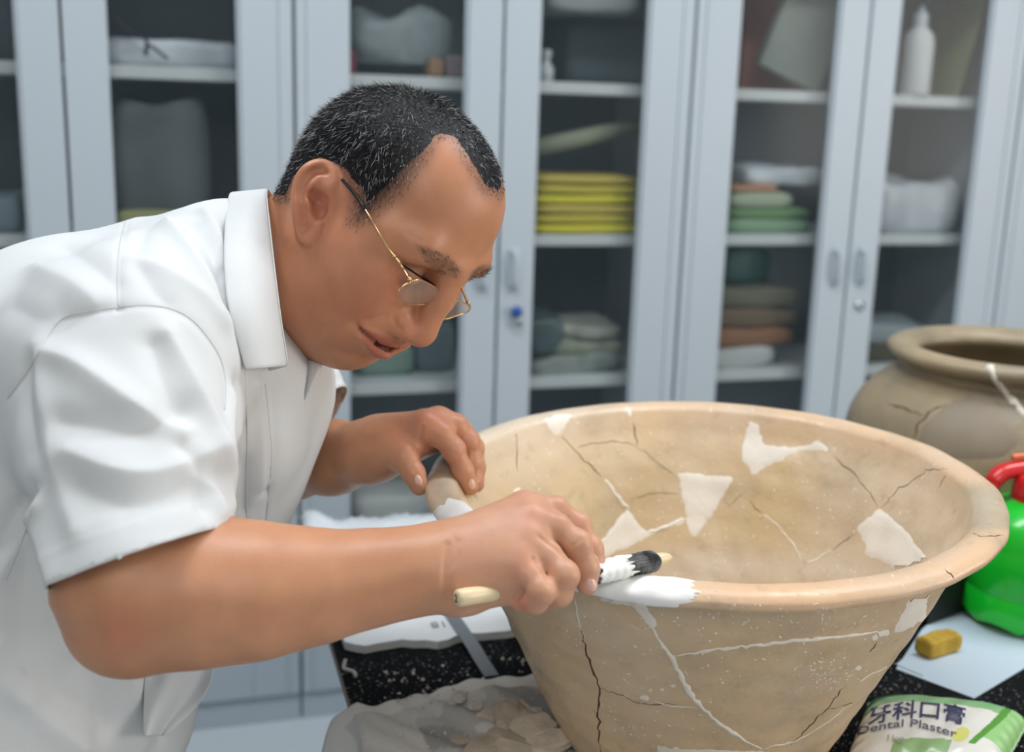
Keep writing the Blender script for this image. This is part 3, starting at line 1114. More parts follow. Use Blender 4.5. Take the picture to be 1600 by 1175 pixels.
def mixc(a, b, fac, amt=1.0):
    m = nt.nodes.new('ShaderNodeMix')
    m.data_type = 'RGBA'
    k = nt.nodes.new('ShaderNodeMath')
    k.operation = 'MULTIPLY'
    k.inputs[1].default_value = amt
    nt.links.new(fac, k.inputs[0])
    nt.links.new(k.outputs[0], m.inputs[0])
    nt.links.new(a, m.inputs[6])
    if isinstance(b, tuple):
        m.inputs[7].default_value = b
    else:
        nt.links.new(b, m.inputs[7])
    return m.outputs[2]


f1, _ = noise_mask(5.5, .42, .62)
f2, _ = noise_mask(17, .52, .70)
f3, _ = noise_mask(120, .66, .74, 2)
f4, _ = noise_mask(10, .45, .7)
f5, _ = noise_mask(60, .60, .72)
c = mixc(at.outputs['Color'], srgb(196, 168, 134), f1, .45)
c = mixc(c, srgb(150, 134, 112), f2, .28)
c = mixc(c, srgb(214, 204, 190), f4, .22)
c = mixc(c, srgb(120, 96, 70), f5, .18)
mm = nt.nodes.new('ShaderNodeMath')
mm.operation = 'MULTIPLY'
nt.links.new(f3, mm.inputs[0])
nt.links.new(f4, mm.inputs[1])
c = mixc(c, srgb(238, 230, 218), mm.outputs[0], .8)
nt.links.new(c, pb.inputs['Base Color'])
pb.inputs['Roughness'].default_value = .46
pb.inputs['Specular IOR Level'].default_value = .5
rr_ = nt.nodes.new('ShaderNodeMapRange')
rr_.inputs['To Min'].default_value = .26
rr_.inputs['To Max'].default_value = .50
pb.inputs['Coat Weight'].default_value = .12
pb.inputs['Coat Roughness'].default_value = .25
nt.links.new(f1, rr_.inputs['Value'])
nt.links.new(rr_.outputs[0], pb.inputs['Roughness'])
nb = nt.nodes.new('ShaderNodeTexNoise')
nb.inputs['Scale'].default_value = 70
nb.inputs['Detail'].default_value = 8
nt.links.new(tc.outputs['Object'], nb.inputs['Vector'])
bp = nt.nodes.new('ShaderNodeBump')
bp.inputs['Strength'].default_value = .35
bp.inputs['Distance'].default_value = .003
nt.links.new(nb.outputs['Fac'], bp.inputs['Height'])
nt.links.new(bp.outputs['Normal'], pb.inputs['Normal'])

SEG = 360
V, C_ = [], []
nP = len(BP)
for i in range(SEG):
    a = 2 * math.pi * i / SEG
    for j, (r, z) in enumerate(BP):
        V.append(bowl_pt(a, r, z))
V = np.array(V)
Fq = []
for i in range(SEG):
    i2 = (i + 1) % SEG
    for j in range(nP - 1):
        Fq.append((i * nP + j, i2 * nP + j, i2 * nP + j + 1, i * nP + j + 1))
Fq = np.array(Fq)
j_ = np.tile(np.arange(nP), SEG)
a_ = np.repeat(np.arange(SEG) * 2 * np.pi / SEG, nP)
outer = sstep(17 * 6, 17 * 6 + 20, j_)          # 0 inside, 1 outside
ci = np.array(srgb(206, 182, 142)[:3])
co_ = np.array(srgb(212, 184, 148)[:3])
rimc = np.array(srgb(228, 192, 158)[:3])
col = ci * (1 - outer[:, None]) + co_ * outer[:, None]
rimw = np.clip(1.5 - 1.5 * np.abs(j_ - 15.5 * 6) / 52, 0, 1)
cc = (V - CP) @ CR
qx = 800 + FPX * cc[:, 0] / -cc[:, 2]
qy = 587.5 - FPX * cc[:, 1] / -cc[:, 2]
col = col * (1 - .8 * rimw[:, None]) + rimc * .8 * rimw[:, None]
# differently fired sherds: greyish rim piece at the right, pale far-left rim, pinkish inner right wall
g1 = rimw * sstep(745, 770, qy) * sstep(1440, 1500, qx) * sstep(832, 822, qy) * (qx < 1600)
col = col * (1 - .7 * g1[:, None]) + np.array(srgb(176, 166, 142)[:3]) * .7 * g1[:, None]
g2 = rimw * sstep(1050, 900, qx) * sstep(870, 800, qy)
col = col * (1 - .8 * g2[:, None]) + np.array(srgb(214, 204, 184)[:3]) * .8 * g2[:, None]
g3 = (1 - outer) * (1 - rimw) * sstep(1180, 1380, qx)
col = col * (1 - .6 * g3[:, None]) + np.array(srgb(214, 194, 172)[:3]) * .6 * g3[:, None]
dst = (1 - outer) * np.exp(-((qx - 1095) / 70) ** 2 - ((qy - 888) / 26) ** 2) * .55 + (1 - outer) * (1 - rimw) * np.exp(-((qx - 1240) / 200) ** 2 - ((qy - 890) / 30) ** 2) * .4
col = col * (1 - dst[:, None]) + np.array(srgb(226, 218, 210)[:3]) * dst[:, None]
fr = rimw * sstep(1040, 1120, qx) * sstep(860, 890, qy)
col = col * (1 - .55 * fr[:, None]) + np.array(srgb(236, 190, 150)[:3]) * .55 * fr[:, None]
keepf = ~((np.array([BP[j][0] for j in range(nP)]) < 1e-5))
bowl = empty('clay_bowl', (BC[0], BC[1], CT))
tag(bowl, 'large flared clay bowl pieced together from sherds, gaps filled with white plaster', 'bowl')
bshell = mesh_obj('bowl_wall', V, Fq, M_BOWL, bowl, col=col)
BV = BVHTree.FromPolygons([Vector(v) for v in V], [tuple(map(int, q)) for q in Fq])


def bowl_ray(px, py, bvh=None):
    d = nrm(P(px, py, 1.0) - CP)
    h = (bvh or BV).ray_cast(Vector(CP), Vector(d))
    if h[0] is None:
        return None
    n = np.array(h[1])
    if np.dot(n, d) > 0:
        n = -n
    return np.array(h[0]), n


M_FILL = mat('plaster_fill', srgb(236, 228, 216), rough=.75, var=.05, vscale=22, bump=.25, bscale=140)
M_FILLW = mat('fresh_plaster', srgb(244, 244, 242), rough=.6, bump=.12, bscale=120)
M_CRACK = mat('crack_brown', srgb(88, 60, 42), rough=.9)  # dark brown for the open cracks


def fill(poly, m=None, off=.0006, jg=.9, name='plaster_fill', bvh=None, parent=None, step=6):
    poly = [np.asarray(p, float) for p in poly]
    rs = np.random.default_rng(int(poly[0][0] * 7 + poly[0][1]))
    pj = jag(poly, jg, 5, rs)
    arr = np.array(pj)
    n = len(arr)
    lo, hi = arr.min(0), arr.max(0)
    gx, gy = np.meshgrid(np.arange(lo[0], hi[0], step), np.arange(lo[1], hi[1], step))
    g = np.stack([gx.ravel(), gy.ravel()], 1)
    sd = poly_sd2(g, arr)
    g = g[sd > step * .45]
    # inset ring gives a bevelled lip
    co = [Vector(p) for p in arr] + [Vector(p) for p in g]
    r = delaunay_2d_cdt(co, [(i, (i + 1) % n) for i in range(n)], [list(range(n))], 1, 1e-6)
    Vv, ok = [], []
    for k, v in enumerate(r[0]):
        h = bowl_ray(v[0], v[1], bvh)
        if h is None:
            Vv.append(np.zeros(3))
            ok.append(False)
            continue
        isb = poly_sd2(np.array([[v[0], v[1]]]), arr)[0] < 1.2
        Vv.append(h[0] + h[1] * (-.0002 if isb else off))
        ok.append(True)
    F = []
    for t in r[2]:
        if all(ok[i] for i in t):
            L = max(np.linalg.norm(Vv[t[0]] - Vv[t[1]]), np.linalg.norm(Vv[t[1]] - Vv[t[2]]), np.linalg.norm(Vv[t[2]] - Vv[t[0]]))
            if L < .045:
                F.append([int(i) for i in t][::-1])
    if not F:
        return
    Vv, F = np.array(Vv), np.array(F)
    lab = components(len(Vv), F)
    u, cn = np.unique(lab[F[:, 0]], return_counts=True)
    for l_, c_ in zip(u, cn):
        if c_ >= 12 or c_ == cn.max():
            v1, f1, _ = keep_part(Vv, F, lab == l_)
            mesh_obj(name, v1, f1, m or M_FILL, parent or bowl)


def crack(pts, w=.0008, m=None, name='crack', wig=1.3, bvh=None, parent=None, taper=True, w2=None):
    rs = np.random.default_rng(int(pts[0][0] * 3 + pts[0][1]))
    sub = []
    for a, b in zip(pts[:-1], pts[1:]):
        a, b = np.asarray(a, float), np.asarray(b, float)
        k = max(2, int(np.linalg.norm(b - a) / 7))
        for i in range(k):
            sub.append(a + (b - a) * i / k + (rs.normal(size=2) * wig if i else 0))
    sub.append(np.asarray(pts[-1], float))
    out = []
    for q in sub:
        h = bowl_ray(q[0], q[1], bvh)
        if h is not None and (not out or np.linalg.norm(h[0] - out[-1][0]) < .05):
            out.append(h)
    if len(out) < 3:
        return
    n = len(out)
    P_ = []
    R_ = []
    for i, (p, nn) in enumerate(out):
        t = i / (n - 1)
        ww = w if w2 is None else w + (w2 - w) * t
        ww *= (.6 + .8 * rs.random())
        if taper:
            ww *= min(1, .25 + 4 * t, .25 + 4 * (1 - t))
        P_.append(p - nn * ww * .55)
        R_.append(ww)
    vs, fs = tube_geo(P_, R_, 8)
    return mesh_obj(name, vs, fs, m or M_CRACK, parent or bowl)


for pl in (
        [(1170, 653), (1158, 701), (1158, 721), (1170, 732), (1175, 747), (1189, 735), (1206, 727), (1223, 721), (1232, 712), (1262, 704), (1299, 707), (1291, 696), (1271, 682), (1268, 693), (1240, 698), (1195, 693), (1184, 662)],
        [(1057, 739), (1071, 737), (1147, 743), (1139, 763), (1119, 797), (1094, 831), (1085, 847), (1074, 825), (1068, 785), (1062, 760)],
        [(981, 794), (992, 808), (1000, 820), (1012, 829), (1040, 819), (1069, 806), (1073, 818), (1040, 827), (1012, 840), (985, 854), (958, 866), (932, 876), (920, 866), (942, 840), (958, 820), (968, 806)],
        [(843, 650), (914, 638), (894, 653), (885, 664), (877, 678), (868, 682), (860, 673), (852, 662)],
        [(966, 634), (987, 636), (991, 657), (984, 653), (973, 642)],
        [(807, 738), (812, 760), (816, 771), (798, 771), (804, 752)],
        [(1372, 794), (1383, 800), (1403, 817), (1420, 831), (1431, 850), (1448, 868), (1451, 876), (1426, 888), (1397, 891), (1392, 884), (1375, 876), (1350, 870), (1352, 853), (1338, 828), (1344, 817), (1364, 802)],
        [(1420, 935), (1439, 927), (1461, 923), (1449, 944), (1451, 968), (1425, 985), (1397, 990), (1374, 997), (1365, 1003), (1361, 995), (1381, 983), (1396, 982), (1411, 956)],
        [(992, 1089), (1025, 1078), (1060, 1066), (1066, 1070), (1040, 1080), (1015, 1087), (1018, 1098), (1008, 1097)],
        [(1355, 1026), (1348, 1045), (1327, 1066), (1322, 1062), (1329, 1052), (1342, 1038)],
        [(1300, 1168), (1322, 1136), (1340, 1118), (1330, 1150), (1316, 1178), (1300, 1182)],
        [(1026, 1163), (1082, 1168), (1150, 1172), (1200, 1172), (1200, 1200), (1026, 1200)],
        [(920, 934), (957, 944), (987, 948), (1000, 962), (1010, 975), (1020, 984), (1028, 976), (1022, 962), (1011, 947), (1006, 936), (960, 930)],
):
    fill(pl)
# filled joints
for pts, w, w2 in (
        ([(1018, 978), (1035, 1010), (1050, 1027), (1062, 1050), (1075, 1080), (1100, 1110), (1130, 1135), (1160, 1155), (1190, 1170)], .0036, .0030),
        ([(1050, 1024), (1100, 1018), (1180, 1008), (1260, 1000), (1330, 993), (1375, 988)], .0022, .0024),
        ([(897, 936), (903, 965), (908, 985)], .0013, .0010),
        ([(1190, 1170), (1240, 1160), (1290, 1130), (1330, 1100)], .0014, .0010),
        ([(1188, 800), (1212, 818), (1235, 845), (1256, 878)], .0010, .0012),
        ([(1258, 880), (1278, 874), (1300, 860)], .0013, .0009),
        ([(1010, 834), (1040, 824), (1074, 810)], .0032, .0026),
        ([(945, 748), (957, 764), (970, 782), (984, 798)], .0022, .0034),
        ([(1340, 1067), (1370, 1050), (1400, 1035), (1420, 1020)], .0011, .0008),
        ([(1018, 1095), (1050, 1104), (1090, 1106)], .0011, .0007)):
    crack(pts, w, M_FILL, 'filled_joint', 1.0, w2=w2)
# dark cracks
for pts, w in (
        ([(908, 985), (915, 1015), (925, 1045), (937, 1075), (936, 1100), (933, 1120), (936, 1150), (940, 1180)], .0013),
        ([(937, 1075), (965, 1085), (995, 1098), (1030, 1101), (1060, 1100)], .0006),
        ([(925, 1108), (934, 1118)], .0008),
        ([(1370, 1003), (1355, 1025)], .0009), ([(1322, 1070), (1290, 1110), (1260, 1140), (1235, 1165)], .0008),
        ([(1450, 970), (1470, 962), (1486, 952)], .0011), ([(1478, 958), (1490, 935), (1500, 920)], .0012),
        ([(1290, 1110), (1320, 1102), (1340, 1096)], .0005),
        ([(780, 655), (800, 664), (806, 680), (808, 710), (808, 738)], .0006), ([(877, 682), (905, 710), (940, 745)], .0009),
        ([(902, 700), (925, 692), (955, 689), (980, 692), (994, 698)], .0005), ([(989, 660), (992, 680), (995, 698)], .0007),
        ([(995, 698), (1030, 725), (1055, 745)], .0004), ([(985, 782), (1010, 772), (1040, 771), (1062, 772)], .0005),
        ([(1170, 782), (1180, 795), (1195, 805)], .0006), ([(1300, 712), (1330, 735), (1360, 770), (1372, 794)], .0006),
        ([(1300, 860), (1335, 835)], .0006), ([(1376, 794), (1400, 768), (1440, 742), (1446, 734), (1482, 733)], .0007), ([(1482, 733), (1474, 748), (1468, 762)], .0007),
        ([(1515, 832), (1540, 838), (1568, 836)], .0008), ([(1476, 888), (1486, 897), (1492, 908)], .0010), ([(1120, 765), (1140, 790), (1165, 770)], .0003),
        ([(700, 748), (712, 755), (724, 752)], .0004), ([(668, 735), (682, 740)], .0005)):
    crack(pts, w)

# flecks of plaster splashed on the wall
rs = np.random.default_rng(21)
Vc, Fc = [], []
cl_ = [(1290, 1052, 22, 16, 90), (1350, 975, 45, 14, 40), (1400, 1035, 40, 22, 40), (1130, 960, 90, 14, 40), (1230, 960, 80, 18, 40), (830, 1010, 25, 30, 14), (1000, 990, 60, 30, 20), (1150, 1060, 110, 60, 50), (980, 1130, 50, 30, 24), (910, 1000, 15, 10, 10),
       (940, 690, 70, 40, 30), (1120, 850, 110, 40, 90), (1000, 780, 60, 50, 30), (1330, 800, 60, 40, 24), (1380, 900, 60, 18, 26)]
for cx, cy, sx_, sy_, n_ in cl_:
    for _ in range(n_):
        h = bowl_ray(cx + rs.normal() * sx_, cy + rs.normal() * sy_)
        if h is None:
            continue
        r = rs.uniform(.0003, .0011)
        b = len(Vc)
        a_v = nrm(np.cross(h[1], rs.normal(size=3)))
        b_v = np.cross(h[1], a_v)
        el = rs.uniform(1, 2.6)
        for q in (a_v * el, b_v, -a_v * el, -b_v):
            Vc.append(h[0] + q * r * rs.uniform(.7, 1.2) + h[1] * .00005)
        Vc.append(h[0] + h[1] * .0005)
        for k in range(4):
            Fc.append([b + k, b + (k + 1) % 4, b + 4])
o = mesh_obj('plaster_flecks', Vc, Fc, M_FILL, bowl, smooth=False)
o['kind'] = 'stuff'

# the rim rebuilt in fresh plaster between the two hands
def ang_of(px, py):
    h = bowl_ray(px, py)
    return math.atan2(h[0][1] - BC[1], h[0][0] - BC[0])


aJ, aI = ang_of(676, 776), ang_of(1030, 930)
aJ = aJ % (2 * math.pi)
aI = aI % (2 * math.pi)
rs = np.random.default_rng(9)
cols_ = 170
j0, j1 = 9 * 6, 25 * 6
V, F_ = [], []
nj = j1 - j0 + 1
endA = np.convolve(rs.normal(size=nj + 10) * .035, np.ones(6) / 6, 'same')[:nj]
endB = np.convolve(rs.normal(size=nj + 10) * .09, np.ones(16) / 16, 'same')[:nj]
for i in range(cols_ + 1):
    for k in range(nj):
        j = j0 + k
        a0 = aJ + endA[k] + .10 * math.sin(k / nj * 3.14)
        a1 = aI + endB[k] + .09 * (.5 - abs(k / nj - .42)) * 2
        a = a0 + (a1 - a0) * i / cols_
        r, z = BP[j]
        p = np.array(bowl_pt(a, r, z))
        pa = np.array(bowl_pt(a, *BP[j - 1]))
        pb_ = np.array(bowl_pt(a, *BP[j + 1]))
        tg = nrm(pb_ - pa)
        th = np.array([-math.sin(a), math.cos(a), 0])
        nn = np.cross(tg, th)
        if np.dot(nn, p - np.array([*(BC + .253 * np.array([math.cos(a), math.sin(a)])), BZ - .014])) < 0:
            nn = -nn
        e = min(k, nj - 1 - k, i, cols_ - i)
        h_ = -.0003 if e == 0 else .0010 + .0004 * math.sin(a * 60) * math.sin(k * .2)
        V.append(p + nn * h_)
for i in range(cols_):
    for k in range(nj - 1):
        F_.append((i * nj + k, (i + 1) * nj + k, (i + 1) * nj + k + 1, i * nj + k + 1))
o = mesh_obj('rim_fill', V, np.array(F_), M_FILLW, bowl)
o['label'] = 'fresh white plaster stretch of the rim'

# ------------------------------------------------------------------ the file in his right hand
fl = empty('wooden_handled_file', tuple(P(712, 935, .840)))
tag(fl, 'pale wooden-handled file with black plaster-caked head, marked 2, in the right hand', 'file')
A0, A1, A2, A3 = P(713, 935, .834), P(800, 922, .866), P(925, 896, .897), P(1037, 873, .935)
M_HW = mat('pale_wood_handle', srgb(232, 212, 172), rough=.4, var=.12, vscale=30, coat=.2)
ax = nrm(A2 - A0)
pts = [A0 + ax * t for t in (0, .0006, .002, .004)] + catmull([A0 + ax * .008, P(760, 928, .852), A1, P(860, 909, .881), A2], 6)
rad = [.0048, .0058, .0064, .0066] + list(np.linspace(.0067, .0052, len(pts) - 4))
vs, fs = tube_geo(pts, rad, 20)
hd = mesh_obj('handle', vs, fs, M_HW, fl)
u = CR @ np.array([0, 1.0, 0])
zf = -ax
xf = nrm(np.cross(u, zf))
W, fs = text_obj('figure', '2', .0085, A0 - ax * .0003 - xf * 0 - nrm(np.cross(zf, xf)) * .0028, xf, np.cross(zf, xf), None, ext=.0002)
mesh_obj('figure_two', W, fs, mat('black_ink', srgb(24, 20, 40), rough=.6), hd, smooth=False)
# head of the file: black ribbed bar with a plaster sleeve
d2 = nrm(A3 - A2)
M_RIB = mat('black_abrasive', srgb(26, 26, 28), rough=.85, var=.75, vscale=70, vcol=srgb(150, 150, 150), bump=.5, bscale=300)
hp = [A2 + d2 * t for t in np.linspace(-.004, .066, 36)]
rr2 = []
for i, t in enumerate(np.linspace(0, 1, 36)):
    rr2.append((.0085 + .0018 * t) * (1 - max(0, (t - .88) / .12) ** 2 * .55) + .00035 * math.sin(i * 2.2))
vs, fs = tube_geo(hp, rr2, 28, flat=.85)
bar = mesh_obj('abrasive_bar', vs, fs, M_RIB, fl)
grooves = []
for k in range(24):
    w_ = 2 * math.pi * k / 24
    t0 = nrm(hp[1] - hp[0])
    a_v = nrm(np.cross(t0, np.array([0, 0, 1.0])))
    b_v = np.cross(t0, a_v)
    grooves.append(tube_geo([hp[i] + rr2[i] * (a_v * math.cos(w_) + b_v * math.sin(w_) * .85) for i in range(16, 33)], .00035, 4))
vs, fs = join_geo(grooves)
o = mesh_obj('ribs', vs, fs, M_RIB, bar)
o['kind'] = 'stuff'
rs = np.random.default_rng(4)
sl_p = [A2 + d2 * t for t in np.linspace(.002, .033, 16)]
vs, fs = tube_geo(sl_p, [.0102 + .0005 * math.sin(i * 1.7) for i in range(16)], 40, flat=.88, cap=False)
# ragged end, caked patches
vs = [np.array(v) for v in vs]
for k in range(40):
    vs[15 * 40 + k] = vs[15 * 40 + k] + d2 * (rs.normal() * .0028 + .004 * math.sin(k * .7))
    vs[0 * 40 + k] = vs[0 * 40 + k] + d2 * (rs.normal() * .0015)
o = mesh_obj('plaster_sleeve', vs, fs, M_FILLW, bar)
md = o.modifiers.new('t', 'SOLIDIFY')
md.thickness = .0008
tip = [A2 + d2 * t for t in np.linspace(.062, .080, 8)]
vs, fs = tube_geo(tip, [.0052, .0056, .0056, .0054, .005, .0044, .0034, .0015], 16)
mesh_obj('tip', vs, fs, M_HW, fl)

# ------------------------------------------------------------------ the second jar
jc = onZ(1586, 540, 1.09)
JR = 187 * (-((jc - CP) @ CR)[2]) / FPX
jk = JR / .155
jh = 1.09 - CT
JP = [(0, .02), (.10, .02), (.16, .07), (.192, .14), (.185, .20), (.155, .25), (.128, .272), (.118, .282), (.120, .292), (.130, .300), (.142, .3035), (.152, .3010), (.158, .294), (.156, .285), (.146, .279), (.137, .273), (.140, .262), (.163, .248), (.188, .215), (.200, .172), (.198, .125), (.180, .075), (.145, .03), (.118, .003), (.105, 0), (0, 0)]
jp = [(max(p[0], 0) * jk, p[1] * jh / .3035) for p in catmull([np.array([r, z, 0]) for r, z in JP], 4)]
jar = empty('clay_jar', (jc[0], jc[1], CT))
tag(jar, 'round grey-brown clay jar with rolled lip and white mended seam, behind the bowl', 'jar')
vs, fs = lathe_geo(jp, 160, (jc[0], jc[1], CT), wob=lambda a, j: 1 + .006 * math.sin(3 * a + j * .07) + .003 * math.sin(7 * a + j * .2) + .002 * math.sin(19 * a - j * .3))
M_JAR = mat('grey_clay', srgb(174, 155, 124), rough=.42, var=.85, vscale=7, vcol=srgb(128, 118, 100), bump=.5, bscale=26, bdist=.006)
jb = mesh_obj('jar_wall', vs, np.array(fs), M_JAR, jar)
JB = BVHTree.FromPolygons([Vector(v) for v in vs], fs)
crack([(1546, 572), (1553, 590), (1570, 612), (1590, 632), (1604, 650)], .006, M_FILL, 'filled_joint', 1.0, bvh=JB, parent=jar, taper=False)
crack([(1480, 630), (1450, 645), (1436, 660), (1424, 690)], .0016, None, 'crack', 1.5, bvh=JB, parent=jar)
crack([(1388, 632), (1410, 636), (1445, 648)], .0016, None, 'crack', 1.5, bvh=JB, parent=jar)
fill([(1480, 630), (1530, 606), (1570, 640), (1600, 690), (1560, 720), (1480, 720), (1430, 700), (1440, 664)], mat('pale_sherd', srgb(158, 143, 122), rough=.55, var=.2, vscale=10, bump=.3, bscale=40), .0008, .5, 'sherd', JB, jar, 8)

# ------------------------------------------------------------------ the garden sprayer
M_GREEN = mat('green_plastic', srgb(20, 200, 48), rough=.28, sss=.0, coat=.3)
M_RED = mat('red_plastic', srgb(214, 34, 34), rough=.3, coat=.3)
sc_ = onZ(1597, 968, CT)
spz = CT + .0012
spr = empty('pressure_sprayer', (sc_[0], sc_[1], spz))
tag(spr, 'bright green pressure sprayer with red handle and collar beside the bowl', 'sprayer')
Zs = -((sc_ - CP) @ CR)[2]
r0 = 92 * Zs / FPX
hs = .165
prof = [(0, .012), (r0 * .80, .010), (r0 * .90, .003), (r0 * .98, .006), (r0, .016), (r0, .045), (r0 * .985, .047), (r0 * .985, .050), (r0, .052), (r0, hs * .62), (r0 * .985, hs * .64), (r0 * .98, hs * .68), (r0 * .95, hs * .76), (r0 * .86, hs * .86), (r0 * .68, hs * .94), (r0 * .46, hs * .985), (r0 * .38, hs), (0, hs)]


def wb(a, j):
    return 1 + (.045 * abs(math.sin(a * 4)) - .03 if j < 5 else 0)


vs, fs = lathe_geo(prof, 96, (sc_[0], sc_[1], spz), wob=wb)
vs = [(v[0], v[1], max(v[2] + (.007 * abs(math.sin(4 * math.atan2(v[1] - sc_[1], v[0] - sc_[0]))) if (v[2] - spz) < .008 else 0), spz + .0003)) for v in vs]
mesh_obj('tank', vs, fs, M_GREEN, spr)
zt = spz + hs
vs, fs = lathe_geo([(0, 0), (r0 * .42, 0), (r0 * .44, .004), (r0 * .42, .030), (r0 * .36, .036), (0, .036)], 40, (sc_[0], sc_[1], zt - .004), wob=lambda a, j: 1 + .02 * math.sin(a * 20))
mesh_obj('collar', vs, fs, M_RED, spr)
D_ = lambda dx, dy, dz=0: np.array([sc_[0], sc_[1], zt]) + CR @ np.array([dx, dy, dz])
vs, fs = tube_geo(catmull([D_(-.060, .014), D_(-.054, .026), D_(-.042, .034), D_(-.020, .038), D_(.010, .040), D_(.040, .042)], 6), [.0105] * 4 + [.0125] * 20 + [.0145] * 7, 16, flat=.8)
mesh_obj('trigger_handle', vs, fs, M_RED, spr)
vs, fs = tube_geo(catmull([D_(-.034, .052), D_(-.010, .054), D_(.02, .053)], 6), [.0040] * 6 + [.0050] * 7, 12)
mesh_obj('spray_nozzle', vs, fs, mat('orange_plastic', srgb(236, 128, 84), rough=.35), spr)
vs, fs = lathe_geo([(0, 0), (.012, 0), (.012, .03), (.008, .034), (.008, .045), (0, .046)], 24, tuple(D_(.012, .045)))
mesh_obj('pump_rod', vs, fs, mat('white_pump', srgb(224, 226, 224), rough=.4), spr)
vs, fs = tube_geo(catmull([D_(-.006, .080), D_(.006, .084), D_(.03, .086)], 5), .0070, 14)
mesh_obj('pump_grip', vs, fs, mat('black_grip', srgb(28, 30, 36), rough=.4), spr)

# ------------------------------------------------------------------ papers, sponge, box, plaster bag
M_BLUEP = mat('pale_blue_paper_sheet', srgb(188, 204, 218), rough=.8)
q = [onZ(1522, 1092, CT), onZ(1400, 1046, CT), onZ(1440, 985, CT), onZ(1490, 940, CT), onZ(1640, 935, CT), onZ(1700, 985, CT)]
flat_poly('paper_sheet', q, CT + .0002, .0008, M_BLUEP, 'pale blue paper sheet under the green sprayer', 'paper')
q = [onZ(1400, 1040, CT), onZ(1442, 1058, CT), onZ(1462, 1040, CT), onZ(1420, 1024, CT)]
flat_poly('paper_slip', q, CT + .0012, .0008, M_BLUEP, 'small pale blue slip of paper beside the bowl, under the sponge', 'paper')
c = onZ(1474, 1028, CT)
d_ = nrm(onZ(1512, 1008, CT) - onZ(1437, 1030, CT))
vs, fs = lumpy_geo((c[0], c[1] + .012, CT + .0022 + .011), (.056, .022, .022), 77, amp=.0012, rz=math.atan2(d_[1], d_[0]), freq=90)
o = mesh_obj('sponge', vs, fs, mat('yellow_sponge', srgb(206, 168, 62), rough=.9, var=.3, vscale=50, bump=1, bscale=350))
tag(o, 'mustard-yellow sponge block lying on the pale blue paper', 'sponge')
c = onZ(1462, 985, CT)
o = box('black_box', (c[0] + .030, c[1] + .052, CT + .0026 + .034), (.085, .055, .068), mat('black_box_card', srgb(22, 22, 24), rough=.6), None, bev=.003, rz=.3)
tag(o, 'small black box behind the bowl beside the green sprayer', 'box')

# bag of plaster: a pillow with a printed skin
FL, FR, NR, NL = [onZ(x, y, CT) for x, y in ((1356, 1114), (1606, 1144), (1545, 1255), (1300, 1262))]
M_BAG = mat('printed_film', srgb(230, 232, 228), rough=.32, attr='col', coat=.2, bump=.12, bscale=60)
n1, n2 = 150, 110
V, C_ = [], []
for i in range(n1):
    u = i / (n1 - 1)
    for j in range(n2):
        v = j / (n2 - 1)
        p = (NL * (1 - u) + NR * u) * (1 - v) + (FL * (1 - u) + FR * u) * v
        uu, vv = 2 * u - 1, 2 * v - 1
        b = max(0, (1 - uu ** 4)) ** .5 * max(0, (1 - vv ** 4)) ** .55
        wr = .0009 * math.sin(uu * 16 + vv * 5) * math.sin(vv * 13) * (1 - abs(uu)) + .0022 * math.sin(vv * 26) * max(0, abs(uu) - .75) * 4
        # pinched corners
        pin = 1 - .06 * (1 - vv * vv)
        ctr = (NL + NR + FL + FR) / 4
        p = p * 1.0
        z = CT + .010 + .036 * b + wr
        V.append((p[0], p[1], z))
        w = (.86, .86, .83)
        if v > .72 - .10 * (u - .45) ** 2 and u < .90:
            w = srgb(150, 196, 146)[:3]
        if v > .84 and u < .25:
            w = srgb(30, 110, 50)[:3]
        e = u - (.86 + .10 * math.sin(v * 2.6 - .6) - .10)
        if .0 < e < .045 and v > .25:
            w = srgb(92, 160, 56)[:3]
        elif e >= .045 and v > .35:
            w = srgb(160, 214, 140)[:3]
        if v < .20 + .08 * math.sin(u * 3.14) and .30 < u < .66 and v > .04:
            w = srgb(150, 190, 130)[:3] if v < .36 else w
        if (u - .70) ** 2 * 3 + (v - .34) ** 2 < .008:
            w = srgb(228, 230, 130)[:3]
        C_.append(w)
top_n = len(V)
for k in range(top_n):
    x, y, z = V[k]
    V.append((x, y, CT + .0012 + max(0, .011 - (z - CT - .012) * .5) * (1 if (z - CT - .012) < .01 else 0)))
    C_.append((.84, .84, .82))
Fq = [(i * n2 + j, (i + 1) * n2 + j, (i + 1) * n2 + j + 1, i * n2 + j + 1) for i in range(n1 - 1) for j in range(n2 - 1)]
Fb = [tuple(k + top_n for k in f[::-1]) for f in Fq]
side = []
for i in range(n1 - 1):
    side.append((i * n2, i * n2 + top_n, (i + 1) * n2 + top_n, (i + 1) * n2))
    side.append((i * n2 + n2 - 1, (i + 1) * n2 + n2 - 1, (i + 1) * n2 + n2 - 1 + top_n, i * n2 + n2 - 1 + top_n))
for j in range(n2 - 1):
    side.append((j, j + 1, j + 1 + top_n, j + top_n))
    side.append(((n1 - 1) * n2 + j, (n1 - 1) * n2 + j + top_n, (n1 - 1) * n2 + j + 1 + top_n, (n1 - 1) * n2 + j + 1))
bc = onZ(1450, 1160, CT)
bag = empty('plaster_bag', (bc[0], bc[1], CT))
tag(bag, 'white and green film bag of dental plaster lying on the black cloth at bottom right', 'bag')
mesh_obj('bag_skin', V, np.array(Fq + Fb + side), M_BAG, bag, col=np.array(C_))
BG = BVHTree.FromPolygons([Vector(v) for v in V], Fq)
m_navy = mat('navy_print', srgb(58, 58, 104), rough=.4)
m_greyp = mat('grey_print', srgb(96, 98, 116), rough=.4)
m_palep = mat('pale_print', srgb(176, 174, 160), rough=.4)


